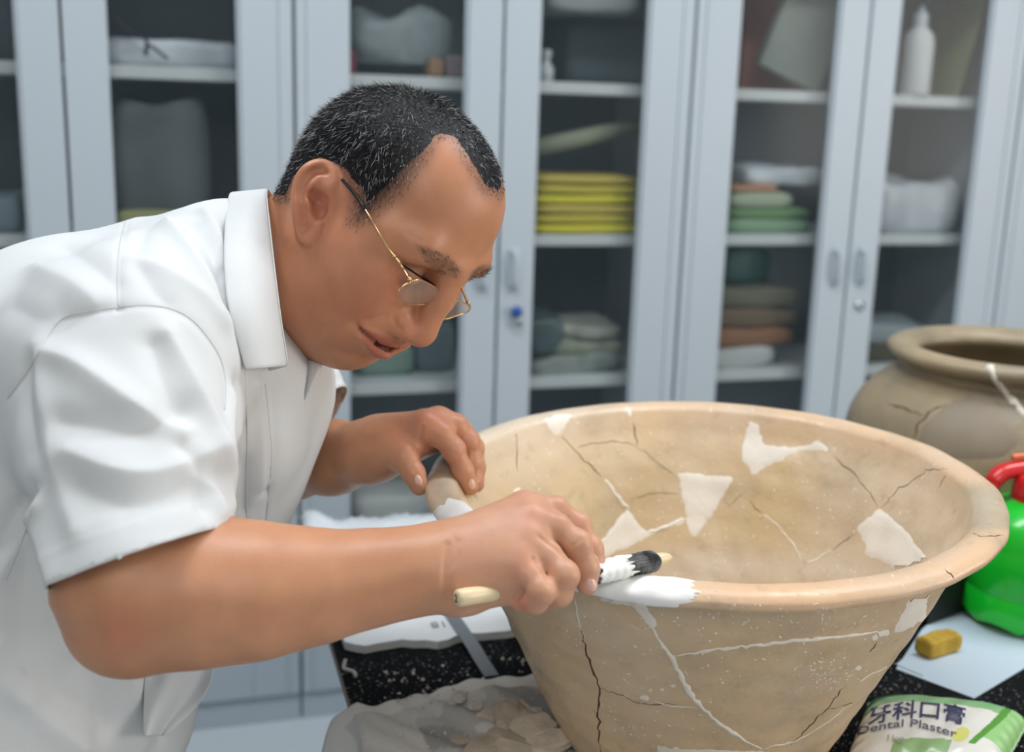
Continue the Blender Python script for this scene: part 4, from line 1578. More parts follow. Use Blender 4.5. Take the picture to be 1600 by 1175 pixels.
def print_on(body, size, base, m, bold=0.0):
    """lettering along a pixel baseline, wrapped onto the bag"""
    W, fs = text_obj('t', body, 1.0, (0, 0, 0), (1, 0, 0), (0, 1, 0), None, ext=0, bold=bold)
    x0, x1 = W[:, 0].min(), W[:, 0].max()
    cl = np.array(catmull([np.array([a, b, 0.0]) for a, b in base], 12))[:, :2]
    L = np.concatenate([[0], np.cumsum(np.linalg.norm(np.diff(cl, axis=0), axis=1))])
    out = []
    for p in W:
        s = (p[0] - x0) / (x1 - x0) * L[-1]
        q = np.array([np.interp(s, L, cl[:, 0]), np.interp(s, L, cl[:, 1])])
        q = q + np.array([.10, -1.0]) * p[1] * size
        h = bowl_ray(q[0], q[1], BG)
        out.append(h[0] + h[1] * .0013 if h else np.array([0, 0, 0]))
    mesh_obj('lettering', out, fs, m, bag, smooth=False)


print_on('牙科口膏', 30, [(1356, 1133), (1400, 1124), (1450, 1121), (1507, 1132)], m_navy, .012)
print_on('Dental Plaster', 17, [(1341, 1149), (1400, 1138), (1440, 1139), (1494, 1154)], m_greyp, .008)
print_on('1kg', 14, [(1386, 1159), (1412, 1160)], m_palep)
# ------------------------------------------------------------------ the person: head
HM = np.array([[0.41552299, 0.71789015, 0.55854666],
               [-0.66614664, 0.65830806, -0.35054122],
               [-0.61934586, -0.22641605, 0.75176225]])      # columns: forward, left, up of the head
HT = np.array([0.18160569, 1.04123859, 1.30195146])


def H(x, y, z):
    return HT + HM @ np.array([x, y, z], float)


def toH(p):
    return (np.asarray(p) - HT) @ HM


def HL(px, py, y):
    """head-local point on the sagittal plane y seen at a pixel"""
    o = HM.T @ (CP - HT)
    d = HM.T @ (CR @ np.array([(px - 800) / FPX, (587.5 - py) / FPX, -1.0]))
    return o + d * ((y - o[1]) / d[1])


def rotm(ax, ang):
    a = nrm(ax)
    K = np.array([[0, -a[2], a[1]], [a[2], 0, -a[0]], [-a[1], a[0], 0]])
    return np.eye(3) + math.sin(ang) * K + (1 - math.cos(ang)) * K @ K


def head_field(F):
    def e(c, r, k=0.02, op='u', M=None):
        F.ell(H(*c), r, k, op, HM if M is None else HM @ M)

    def c(a, b, ra, rb, k=0.01, op='u'):
        F.cone(H(*a), H(*b), ra, rb, k, op)

    e((-.010, 0, .036), (.083, .073, .075), .02)
    e((-.044, 0, .010), (.051, .060, .060), .03)
    e((.023, 0, .055), (.058, .064, .057), .03)
    e((.040, 0, .046), (.044, .052, .046), .03)
    for s in (-1, 1):
        c((.087, s * .012, .025), (.077, s * .038, .029), .0115, .012, .02)      # brow
        c((.075, s * .040, .029), (.050, s * .060, .022), .012, .012, .022)
        e((.058, s * .046, -.022), (.028, .024, .026), .03)                       # cheek bone
        e((.025, s * .056, -.022), (.042, .017, .034), .03)
        c((.000, s * .058, -.045), (.022, s * .054, -.082), .020, .020, .03)     # jaw
        c((.022, s * .054, -.082), (.056, s * .020, -.103), .020, .016, .03)
        e((.044, s * .034, -.060), (.036, .026, .038), .03)
    e((.050, 0, -.045), (.044, .046, .058), .03)
    e((.063, 0, -.101), (.017, .020, .016), .02)
    e((.067, 0, -.060), (.026, .032, .023), .02)                                    # muzzle
    # neck
    c((-.030, 0, -.03), (-.058, 0, -.165), .055, .060, .04)
    c((.015, 0, -.07), (-.02, 0, -.17), .046, .052, .04)
    for s in (-1, 1):
        e((.094, s * .031, .004), (.016, .021, .013), .016, 'd')                  # orbit
        e((.0755, s * .031, .004), (.0130, .0150, .0135), .005)                   # closed-down lid
    # nose
    c((.092, 0, .022), (.1005, 0, .000), .0085, .0085, .016)
    c((.1005, 0, .000), (.1110, 0, -.030), .0085, .0105, .014)
    e((.1060, 0, -.0380), (.0135, .0145, .0110), .008)
    for s in (-1, 1):
        e((.0985, s * .0145, -.0395), (.0125, .0080, .0095), .006)
        e((.0850, s * .018, -.036), (.012, .010, .014), .012)
        e((.1035, s * .0080, -.0500), (.0065, .0036, .0050), .003, 'd')
    # lips
    for s in (-1, 1):
        c((.0905, s * .004, -.0590), (.0725, s * .030, -.0600), .0066, .0036, .006)
        c((.0890, s * .003, -.0760), (.0725, s * .028, -.0665), .0078, .0040, .006)
    Mm = rotm((0, 1, 0), math.radians(8))
    e((.0920, 0, -.0680), (.018, .0220, .0030), .002, 'd', Mm)
    for s in (-1, 1):
        c((.094, s * .014, -.0677), (.076, s * .033, -.0615), .0016, .0010, .002, 'd')
    # ears: rim, hollow, inner fold and lobe, laid out on the side plane of the head
    def EP(px, py, dy=0.0):
        q = HL(px, py, -.080)
        w = .0755 + .018 * sstep(0, 50, 520 - px) * (1 - .75 * sstep(315, 372, py)) + dy
        q = HL(px, py, -w)
        return q
    rim = [(519, 296), (522, 282), (519, 268), (508, 259), (494, 258), (480, 265), (469, 280), (464, 300), (463, 322), (467, 345), (474, 364), (483, 373), (491, 366), (497, 350)]
    rr = [.0030, .0036, .0042, .0044, .0042, .0042, .0042, .0042, .0042, .0044, .0055, .0065, .0058, .0045]
    anti = [(508, 280), (497, 276), (486, 285), (480, 300), (479, 318), (483, 333), (490, 342)]
    for s in (-1, 1):
        def m_(q):
            return (q[0], -s * q[1], q[2])
        pc = catmull([m_(EP(*q)) for q in rim], 3)
        rc = np.interp(np.linspace(0, 1, len(pc)), np.linspace(0, 1, len(rr)), rr)
        for i in range(len(pc) - 1):
            c(pc[i], pc[i + 1], rc[i], rc[i + 1], .003)
        for a_, r_ in (((503, 275), .009), ((490, 288), .010), ((480, 310), .009), ((482, 335), .009), ((500, 290), .010), ((500, 318), .010), ((488, 355), .008), ((493, 345), .008)):
            q = EP(a_[0], a_[1], -.0055)
            e(m_(q), (r_, .0035, r_), .006)
        pa = catmull([m_(EP(*q, -.0005)) for q in anti], 3)
        for i in range(len(pa) - 1):
            c(pa[i], pa[i + 1], .0032, .0032, .005)
        c(m_(EP(512, 318, -.002)), m_(EP(508, 334, -.002)), .0042, .0046, .005)     # tragus
        e(m_(EP(500, 308, .004)), (.0100, .0125, .0085), .003, 'd', rotm((0, 1, 0), math.radians(-25)))
        e(m_(EP(497, 326, .003)), (.0050, .0105, .0100), .003, 'd', rotm((0, 1, 0), math.radians(-30)))
        gv = catmull([m_(EP(*q, .0035)) for q in [(513, 275), (500, 267), (487, 271), (476, 283), (471, 302), (471, 322), (475, 340)]], 3)
        for i in range(len(gv) - 1):
            c(gv[i], gv[i + 1], .0030, .0030, .003, 'd')
        c((-.022, s * .066, -.004), (-.012, s * .070, .008), .012, .012, .012)


# creases in head-local coordinates: (polyline, depth, width)
HEAD_CREASES = []
for s in (-1, 1):
    HEAD_CREASES += [([(.092, s * .021, -.034), (.084, s * .029, -.046), (.072, s * .036, -.062), (.064, s * .038, -.076)], .0014, .0045),
                     ([(.082, s * .052, .012), (.088, s * .040, -.006), (.094, s * .024, -.010)], .0007, .003),
                     ([(.090, s * .015, .008), (.087, s * .030, -.002), (.079, s * .047, .006)], .0008, .0016),
                     ([(.092, s * .016, .015), (.090, s * .030, .016), (.080, s * .046, .012)], .0008, .0018),
                     ([(.078, s * .022, -.080), (.066, s * .033, -.092)], .0006, .003),
                     ([(.107, s * .0200, -.033), (.100, s * .0235, -.042), (.092, s * .022, -.048)], .0007, .002),
                     ([(.066, s * .050, -.055), (.052, s * .057, -.085)], .0006, .0020)]
for zz, xx in ((.050, .1), (.062, .098), (.074, .095)):
    HEAD_CREASES.append(([(xx - .022, -.052, zz + .002), (xx - .006, -.035, zz), (xx, -.012, zz - .003), (xx, .012, zz - .003), (xx - .006, .035, zz), (xx - .022, .052, zz + .002)], .00035, .0022))
HEAD_CREASES.append(([(.076, -.03, -.090), (.084, 0, -.0885), (.076, .03, -.090)], .0015, .007))
HEAD_CREASES.append(([(.096, 0, -.047), (.097, 0, -.055)], .0009, .003))


def poly_sd(q, poly):
    """signed distance to a polygon in the plane (positive inside)"""
    poly = np.asarray(poly, float)
    d = np.full(len(q), 1e9)
    ins = np.zeros(len(q), bool)
    n = len(poly)
    for i in range(n):
        a, b = poly[i], poly[(i + 1) % n]
        ab = b - a
        t = np.clip(((q - a) @ ab) / max(ab @ ab, 1e-9), 0, 1)
        d = np.minimum(d, np.linalg.norm(q - a - t[:, None] * ab, axis=1))
        c1 = (a[1] > q[:, 1]) != (b[1] > q[:, 1])
        xi = a[0] + (q[:, 1] - a[1]) / (b[1] - a[1] + 1e-12) * ab[0]
        ins ^= c1 & (q[:, 0] < xi)
    return np.where(ins, d, -d)


def side_px(V):
    """mirror head points to the near side and give their photograph pixel"""
    L = toH(V)
    L[:, 1] = -np.abs(L[:, 1])
    W = HT + L @ HM.T
    c = (W - CP) @ CR
    return np.stack([800 + FPX * c[:, 0] / -c[:, 2], 587.5 - FPX * c[:, 1] / -c[:, 2]], 1), L


HAIR_POLY = [(425, 318), (455, 322), (470, 285), (500, 262), (530, 275), (545, 300), (540, 330), (537, 352), (560, 362), (590, 345), (615, 322),
             (640, 300), (668, 262), (690, 224), (702, 226), (716, 246), (732, 272), (744, 294), (758, 308), (900, 310), (900, 50), (300, 50), (300, 318)]


def hair_mask(V):
    q, L = side_px(V)
    sd = poly_sd(q, HAIR_POLY)
    sd = np.where((L[:, 0] < -.03) & (L[:, 2] < -.052), -20, sd)
    return sd, L


def head_displace(V, N):
    L = toH(V)
    D = np.zeros(len(V))
    sel = np.abs(L).max(1) < .2
    for pts, dep, wid in HEAD_CREASES:
        d = pl_dist(L[sel], [np.array(p) for p in pts])
        # fade so that a polyline slightly off the skin still marks it
        D[sel] -= dep * np.exp(-(d / wid) ** 2)
    return V + N * D[:, None]
# ------------------------------------------------------------------ the person: arms, hands, trunk
def cam2w(v):
    return CR @ np.asarray(v, float)


LA = nrm(cam2w((.42, .0, -.907)))                 # trunk: to his left
TU = cam2w((.36, .93, .05))
TU = nrm(TU - LA * np.dot(TU, LA))
CN = np.cross(LA, TU)                             # trunk: chest forward
TM = np.stack([CN, LA, TU], 1)


def chainP(F, pts, k=.012, kk=None, op='u'):
    """pts: (px, py, Z, radius)"""
    F.chain([P(a, b, z) for a, b, z, r in pts], [r for *_, r in pts], k, kk, op)


NEAR_HAND = dict(
    index=[(822, 793, .902, .0122), (868, 796, .910, .0100), (903, 822, .910, .0098), (924, 858, .904, .0086), (932, 880, .902, .0077)],
    middle=[(830, 810, .889, .0122), (870, 824, .889, .0102), (902, 850, .885, .0103), (916, 888, .886, .0094), (917, 914, .885, .0083)],
    ring=[(824, 845, .877, .0122), (856, 868, .872, .0100), (882, 899, .863, .0104), (873, 927, .866, .0096), (858, 934, .872, .0090)],
    little=[(806, 880, .866, .0122), (828, 901, .858, .0098), (846, 924, .851, .0098), (836, 939, .855, .0088), (814, 940, .862, .0080)],
    thumb=[(748, 880, .893, .0150), (800, 886, .915, .0120), (858, 898, .925, .0105), (893, 902, .922, .0090)])

FAR_HAND = dict(
    index=[(664, 664, 1.150, .0140), (690, 679, 1.150, .0122), (709, 703, 1.150, .0112), (723, 735, 1.153, .0098), (735, 761, 1.157, .0085)],
    middle=[(686, 657, 1.168, .0140), (712, 666, 1.172, .0120), (732, 690, 1.174, .0112), (738, 722, 1.174, .0100), (741, 752, 1.172, .0086)],
    ring=[(694, 664, 1.188, .0130), (722, 676, 1.195, .0115), (739, 700, 1.196, .0108), (743, 730, 1.194, .0096), (744, 757, 1.190, .0085)],
    little=[(690, 676, 1.206, .0120), (716, 690, 1.214, .0105), (732, 710, 1.214, .0095), (738, 734, 1.210, .0085)],
    thumb=[(608, 694, 1.156, .0175), (632, 716, 1.143, .0135), (646, 740, 1.138, .0108), (655, 760, 1.138, .0092)])


def hand(F, HD, extra):
    for pts, k in extra:
        chainP(F, pts, k)
    for nm in ('little', 'ring', 'middle', 'index', 'thumb'):
        p = HD[nm]
        chainP(F, p[:2], .0075)
        chainP(F, p[1:], .0028, .004)
        # a knuckle swelling and a flat finger pad
        for q in p[1:-1]:
            F.ell(P(q[0], q[1], q[2]), (q[3] * 1.03,) * 3, .004)


def body_field():
    F = Field()
    head_field(F)
    # neck to trunk and a slim trunk under the shirt
    F.cone(H(-.055, 0, -.15), P(345, 440, 1.09), .058, .070, .04)
    F.ell(P(290, 560, 1.09), (.075, .13, .10), .05, 'u', TM)
    F.ell(P(190, 760, 1.10), (.085, .11, .16), .05, 'u', TM)
    # right (near) arm
    chainP(F, [(262, 545, .985, .050), (222, 620, .92, .050), (208, 760, .865, .053), (208, 905, .840, .050)], .04)
    chainP(F, [(208, 925, .838, .048), (212, 968, .838, .0300)], .03)
    F.ell(P(180, 990, .834), (.024, .022, .021), .025)
    chainP(F, [(225, 935, .840, .046), (320, 926, .842, .0495), (410, 922, .848, .0455), (500, 915, .856, .0375), (590, 901, .864, .0315), (665, 890, .870, .0285), (700, 882, .873, .0275)], .03, .02)
    hand(F, NEAR_HAND, [
        ([(690, 870, .878, .0235), (815, 800, .902, .0155)], .012),
        ([(690, 880, .874, .0250), (826, 822, .889, .0160)], .012),
        ([(690, 888, .872, .0250), (822, 850, .877, .0160)], .012),
        ([(690, 898, .870, .0230), (806, 880, .866, .0150)], .012),
        ([(700, 905, .866, .0190), (722, 925, .862, .0140), (790, 915, .868, .0150)], .012),
        ([(715, 935, .868, .0105), (735, 935, .870, .0100)], .010),
        ([(720, 870, .890, .0180), (790, 890, .905, .0150)], .014)])
    # left (far) arm
    chainP(F, [(380, 560, 1.20, .050), (420, 620, 1.29, .045), (415, 700, 1.330, .043)], .04)
    chainP(F, [(415, 705, 1.330, .042), (455, 718, 1.290, .0415), (520, 715, 1.235, .0365), (580, 705, 1.190, .0300), (606, 698, 1.172, .0275)], .03, .02)
    hand(F, FAR_HAND, [
        ([(600, 692, 1.178, .0250), (664, 666, 1.152, .0165)], .014),
        ([(600, 694, 1.182, .0250), (684, 664, 1.170, .0165)], .014),
        ([(600, 698, 1.186, .0240), (690, 672, 1.190, .0150)], .014),
        ([(600, 700, 1.186, .0220), (686, 684, 1.206, .0140)], .014),
        ([(600, 700, 1.170, .0240), (625, 704, 1.152, .0160)], .014),
        ([(630, 706, 1.155, .0120), (656, 690, 1.160, .0120)], .012)])
    return F


def stroke_on(bvh, pts, m=6):
    """a pixel stroke of the photograph laid onto a surface"""
    out = []
    for q in catmull([(a, b, 0) for a, b in pts], m):
        d = P(q[0], q[1], 1.0) - CP
        hit = bvh.ray_cast(Vector(CP), Vector(nrm(d)))
        if hit[0] is not None:
            out.append(np.array(hit[0]))
    return out


FACE_CREASES = [  # mirrored to the far side of the face
    ([(561, 511), (568, 519), (578, 528), (590, 537), (603, 546)], .0030, .0020),
    ([(566, 511), (580, 518), (598, 528), (618, 539)], -.0014, .0035),
    ([(566, 528), (576, 541), (588, 551), (598, 556)], -.0020, .0040),
    ([(558, 505), (560, 514), (566, 524)], .0012, .0028),
    ([(636, 480), (622, 486), (616, 497), (619, 508), (626, 514)], .0014, .0022),
    ([(600, 493), (585, 498), (568, 500), (552, 506)], .0009, .0040),
    ([(546, 528), (552, 545), (566, 556)], .0007, .0040),
    ([(622, 405), (640, 417), (660, 431), (680, 446)], .0012, .0022),
    ([(640, 366), (660, 378), (672, 372)], .0003, .0030),
]
SKIN_CREASES = [  # (pixel stroke, depth, width)
    ([(699, 850), (695, 880), (694, 905), (693, 935)], .0016, .0020),
    ([(716, 845), (712, 868), (703, 895), (702, 925)], .0011, .0022),
    ([(712, 838), (706, 862), (699, 890)], .0006, .0016),
    ([(842, 838), (858, 850), (874, 862), (886, 872)], .0016, .0018),
    ([(832, 872), (842, 884), (852, 898), (858, 914)], .0016, .0018),
    ([(900, 848), (905, 843)], .0005, .0012), ([(895, 852), (903, 850), (908, 842)], .0006, .0012), ([(903, 858), (911, 852)], .0005, .0012),
    ([(806, 936), (815, 930), (817, 922)], .0012, .0020),
    ([(720, 920), (750, 916), (785, 926)], .0010, .0025),
    ([(659, 668), (657, 690), (668, 700)], .0010, .0025),
    ([(700, 698), (706, 690), (712, 688)], .0006, .0014), ([(724, 706), (732, 703), (742, 705)], .0008, .0016), ([(722, 712), (732, 708)], .0006, .0014),
    ([(652, 742), (657, 750), (662, 757)], .0009, .0016),
    ([(490, 470), (485, 485), (482, 500)], .0006, .0018),
    ([(506, 505), (500, 520), (496, 528)], .0005, .0018),
]


def build_body(h=.0017):
    F = body_field()
    V, Q = F.mesh(h)
    V, Q = largest_part(V, Q)
    V = smooth_mesh(V, Q, 1)
    N = vnormals(V, Q)
    V = head_displace(V, N)
    bvh = BVHTree.FromPolygons([Vector(v) for v in V], [tuple(map(int, q)) for q in Q])
    D = np.zeros(len(V))
    for st, dep, wid in SKIN_CREASES:
        pl = stroke_on(bvh, st)
        if len(pl) < 2:
            continue
        c = np.mean(pl, 0)
        sel = np.linalg.norm(V - c, axis=1) < .09
        D[sel] -= dep * np.exp(-(pl_dist(V[sel], pl) / wid) ** 2)
    for st, dep, wid in FACE_CREASES:
        pl = stroke_on(bvh, st)
        if len(pl) < 2:
            continue
        c = np.mean(pl, 0)
        L = toH(V)
        L[:, 1] = -np.abs(L[:, 1])
        pll = [toH(p) for p in pl]
        sel = np.linalg.norm(L - toH(c), axis=1) < .05
        D[sel] -= dep * np.exp(-(pl_dist(L[sel], pll) / wid) ** 2)
    V = V + N * D[:, None]
    return V, Q, bvh


SHIRT_TRUNK = Field()
SHIRT_SLEEVE = Field()
SL_A, SL_B = P(205, 575, .925), P(222, 900, .826)


def shirt_fields():
    T, S = SHIRT_TRUNK, SHIRT_SLEEVE
    T.ell(P(285, 620, 1.08), (.115, .185, .135), .05, 'u', TM)
    T.ell(P(175, 570, 1.09), (.115, .180, .120), .06, 'u', TM)
    T.ell(P(120, 680, 1.09), (.155, .200, .150), .06, 'u', TM)
    T.ell(P(55, 860, 1.08), (.165, .200, .150), .06, 'u', TM)
    T.ell(P(215, 770, 1.08), (.112, .170, .140), .06, 'u', TM)
    T.ell(P(0, 1130, 1.08), (.150, .195, .200), .06, 'u', TM)
    T.ell(P(85, 1080, 1.06), (.085, .150, .220), .05, 'u', TM)
    T.cone(P(362, 390, 1.07), P(290, 440, 1.08), .042, .068, .04)
    T.cone(P(325, 430, 1.02), P(235, 515, .95), .058, .074, .05)
    T.cone(P(380, 520, 1.14), P(400, 600, 1.24), .050, .065, .04)
    T.cone(P(385, 610, 1.04), P(375, 680, 1.03), .048, .055, .04)
    S.cone(P(255, 545, .96), SL_A, .080, .085, .04)
    S.cone(SL_A, P(205, 700, .885), .085, .079, .03)
    S.cone(P(205, 700, .885), SL_B, .079, .063, .02)
    S.ell(P(90, 640, .93), (.040, .05, .07), .04)


HEM_N = nrm(cam2w((.349, -.937, .12)))
HEM_P = P(228, 862, .80)

FOLDS = [  # (pixel stroke, height, width): ridges positive, hollows negative
    ([(75, 550), (120, 570), (190, 620), (245, 655), (290, 672)], .0055, .011),
    ([(90, 660), (160, 668), (230, 668), (290, 645)], -.0050, .013),
    ([(110, 705), (180, 735), (250, 738), (340, 700)], .0050, .012),
    ([(120, 760), (200, 790), (290, 760), (340, 745)], -.0035, .013),
    ([(262, 520), (300, 590), (335, 660), (352, 720)], .0042, .010),
    ([(240, 540), (262, 610), (300, 680)], -.0030, .010),
    ([(305, 745), (335, 760), (348, 800)], .0040, .008),
    ([(285, 700), (305, 730), (320, 790)], -.0035, .008),
    ([(160, 480), (90, 520), (45, 600), (50, 700)], -.0030, .012),
    ([(60, 540), (70, 640), (90, 740), (120, 830)], .0030, .010),
    # shoulder and yoke
    ([(262, 345), (290, 380), (330, 440), (350, 480)], .0042, .008),
    ([(300, 350), (330, 385), (345, 430), (352, 475)], -.0045, .009),
    ([(225, 355), (215, 400), (235, 440), (262, 470)], -.0025, .010),
    ([(320, 330), (340, 365), (350, 410)], .0030, .006),
    ([(215, 400), (260, 420), (320, 460), (350, 500)], .0025, .009),
    ([(60, 420), (110, 440), (150, 470)], .0030, .012),
    ([(100, 385), (140, 410), (178, 440)], -.0025, .012),
    ([(20, 480), (60, 500), (90, 490)], -.0022, .012),
    # chest
    ([(372, 600), (378, 700), (380, 800)], -.0035, .009),
    ([(400, 600), (410, 680), (412, 760)], .0028, .007),
    ([(430, 610), (432, 690), (418, 770)], -.0030, .007),
    ([(365, 620), (358, 700), (362, 790)], .0030, .008),
    # side and tail
    ([(0, 850), (25, 800), (48, 770)], -.0040, .009),
    ([(0, 905), (35, 840), (60, 790)], .0040, .008),
    ([(30, 800), (40, 900), (30, 1010)], -.0035, .014),
    ([(60, 830), (95, 930), (120, 1010)], .0038, .014),
    ([(0, 1010), (40, 1040), (50, 1080)], .0050, .014),
    ([(0, 1060), (60, 1110), (130, 1165)], .0045, .014),
    ([(30, 1050), (100, 1090), (170, 1130)], -.0040, .016),
    ([(130, 1030), (150, 1080), (160, 1140)], -.0035, .012),
    ([(190, 1040), (215, 1090), (225, 1160)], .0030, .012),
    ([(255, 1040), (258, 1090), (256, 1150)], -.0045, .007),
    ([(275, 1050), (300, 1075), (320, 1050)], -.0035, .010),
]
SEAMS = [
    [(200, 333), (188, 380), (184, 430), (185, 480)],
    [(185, 480), (225, 477), (265, 482), (300, 500), (330, 535), (348, 572), (352, 615), (350, 640)],
    [(185, 480), (130, 488), (95, 500), (68, 540), (40, 585), (12, 622)],
    [(355, 330), (353, 380), (352, 430)],
    [(382, 578), (386, 680), (385, 780), (388, 850)],
    [(414, 600), (420, 660), (424, 720), (415, 820)],
    [(62, 760), (40, 830), (10, 905)],
    [(262, 1040), (262, 1085), (262, 1128)],
]


def build_shirt(person, m_shirt, m_seam):
    shirt_fields()
    A = Field()
    A.ops = SHIRT_TRUNK.ops + SHIRT_SLEEVE.ops
    lo = np.array([-9, -9, .70])
    V, Q = A.mesh(.0028, clip=(lo, np.array([9, 9, 9])))
    V = smooth_mesh(V, Q, 2)
    N = vnormals(V, Q)
    bvh = BVHTree.FromPolygons([Vector(v) for v in V], [tuple(map(int, q)) for q in Q])
    D = np.zeros(len(V))
    for st, amp, wid in FOLDS:
        pl = stroke_on(bvh, st, 4)
        if len(pl) < 2:
            continue
        c = np.mean(pl, 0)
        sel = np.linalg.norm(V - c, axis=1) < .26
        d = pl_dist(V[sel], pl)
        # asymmetric profile: soft shoulder, sharper crest
        D[sel] += 1.45 * amp * (.6 * np.exp(-(d / wid) ** 2) + .4 * np.exp(-d / wid * 1.2))
    # broad soft unevenness of hanging cloth
    ph = V @ cam2w((1, 0, 0)) * 31 + V @ cam2w((0, 1, 0)) * 17
    D += .0010 * np.sin(ph) + .0008 * np.sin(V @ cam2w((.3, 1, .4)) * 53 + 1.3)
    seams = []
    for st in SEAMS:
        pl = stroke_on(bvh, st, 8)
        if len(pl) > 2:
            sel = np.linalg.norm(V - np.mean(pl, 0), axis=1) < .2
            D[sel] -= .0010 * np.exp(-(pl_dist(V[sel], pl) / .003) ** 2)
    # sleeve hem
    kd = [o for o in SHIRT_SLEEVE.ops if o[0] == 'c'][-1]
    dS = Field.prim('c', kd[1], V)
    dT = SHIRT_TRUNK.ev(V)
    sl = (dS < dT - .003) & (dS < .03)
    hp = (V - HEM_P) @ HEM_N
    D += np.where(sl, .0007 * sstep(-.0235, -.0185, hp), 0)
    V = V + N * D[:, None]
    hp = (V - HEM_P) @ HEM_N
    keep = ~(sl & (hp > .0014)) & (V[:, 2] > .715)
    V2, Q2, used = keep_part(V, Q, keep)
    # bring the raw edge of the sleeve onto the hem plane
    E = np.sort(np.concatenate([Q2[:, [0, 1]], Q2[:, [1, 2]], Q2[:, [2, 3]], Q2[:, [3, 0]]]), axis=1)
    ue, cnt = np.unique(E, axis=0, return_counts=True)
    bd = np.zeros(len(V2), bool)
    bd[ue[cnt == 1].ravel()] = True
    h2 = (V2 - HEM_P) @ HEM_N
    s2 = sl[used] & (bd | (h2 > 0)) & (np.abs(h2) < .012)
    V2[s2] -= np.outer(h2[s2], HEM_N)
    be = ue[cnt == 1]
    be = be[s2[be].all(1)]
    for _ in range(6):
        acc = np.zeros_like(V2)
        dg = np.zeros(len(V2))
        for a_, b_ in ((0, 1), (1, 0)):
            np.add.at(acc, be[:, a_], V2[be[:, b_]])
            np.add.at(dg, be[:, a_], 1)
        k_ = dg >= 1
        V2[k_] = V2[k_] * .5 + .5 * acc[k_] / dg[k_][:, None]
    shirt = mesh_obj('shirt', V2, Q2, m_shirt, person)
    md = shirt.modifiers.new('cloth', 'SOLIDIFY')
    md.thickness = .0016
    md.offset = -1
    # the trunk cloth behind the arm, where the sleeve leaves it
    V, Q = SHIRT_TRUNK.mesh(.006, clip=(lo, np.array([9, 9, 9])))
    V = smooth_mesh(V, Q, 2)
    N = vnormals(V, Q)
    V = V - N * .012
    dS = Field.prim('c', kd[1], V)
    V, Q, _ = keep_part(V, Q, (dS < .035) & (V[:, 2] > .72))
    side = mesh_obj('side_panel', V, Q, m_shirt, shirt)
    bv2 = BVHTree.FromPolygons([Vector(v) for v in V2], [tuple(map(int, q)) for q in Q2])
    for st in SEAMS:
        pl = stroke_on(bv2, st, 8)
        if len(pl) > 3:
            vs, fs = tube_geo([p + nrm(CP - p) * -.0003 for p in pl], .0007, 6)
            mesh_obj('seam', vs, fs, m_seam, shirt)
    return shirt, bv2


def build_far_sleeve(shirt, m):
    F = Field()
    F.cone(P(415, 590, 1.27), P(455, 625, 1.268), .060, .056, .02)
    F.cone(P(455, 625, 1.268), P(495, 705, 1.262), .056, .052, .02)
    V, Q = F.mesh(.004)
    V = smooth_mesh(V, Q, 2)
    n = nrm(cam2w((.78, -.60, .12)))
    hp = (V - P(484, 668, 1.25)) @ n
    N = vnormals(V, Q)
    V = V + N * (.0012 * np.sin(hp * 260) + .0015 * np.sin(V @ cam2w((.5, .8, 0)) * 170))[:, None]
    V, Q, _ = keep_part(V, Q, hp < .003)
    hp = (V - P(484, 668, 1.25)) @ n
    k = hp > -.004
    V[k] -= np.outer(hp[k], n)
    o = mesh_obj('sleeve', V, Q, m, shirt)
    md = o.modifiers.new('cloth', 'SOLIDIFY')
    md.thickness = .0018
    md.offset = -1
    return o


def sheet(name, rows, m, parent, thick=.002, sub=2, offset=-1):
    """a cloth sheet through a grid of 3-D points"""
    n, k = len(rows), len(rows[0])
    V = [p for r in rows for p in r]
    Fc = [[i * k + j, i * k + j + 1, (i + 1) * k + j + 1, (i + 1) * k + j] for i in range(n - 1) for j in range(k - 1)]
    o = mesh_obj(name, V, Fc, m, parent)
    md = o.modifiers.new('cloth', 'SOLIDIFY')
    md.thickness = thick
    md.offset = offset
    if sub:
        ms = o.modifiers.new('smooth', 'SUBSURF')
        ms.levels = ms.render_levels = sub
    return o


def build_collar(shirt, m):
    fold = catmull([P(451, 572, .950), P(440, 500, .950), P(431, 430, .962), P(423, 360, .995), P(417, 305, 1.035), P(421, 296, 1.075), P(440, 330, 1.115), P(478, 440, 1.115), P(512, 556, 1.060)], 5)
    outer = catmull([P(383, 578, .905), P(362, 500, .902), P(352, 450, .912), P(349, 380, .945), P(353, 318, 1.02), P(362, 300, 1.08), P(380, 330, 1.15), P(430, 470, 1.16), P(472, 640, 1.035)], 5)
    rows = []
    for t in np.linspace(0, 1, 9):
        row = []
        for a, b in zip(fold, outer):
            p = a * (1 - t) + b * t
            p = p + nrm(CP - p) * .012 * math.sin(math.pi * t) * 1.0
            row.append(p)
        rows.append(row)
    c = sheet('collar', rows, m, shirt, .0022, 1)
    # inner stand of the collar
    rows = []
    for t in np.linspace(0, 1, 5):
        rows.append([a * (1 - t) + (a * .7 + b * .3 + CR @ np.array([-.012, -.004, -.022])) * t for a, b in zip(fold, outer)])
    sheet('collar_stand', rows, m, shirt, .0018, 1)
    return c
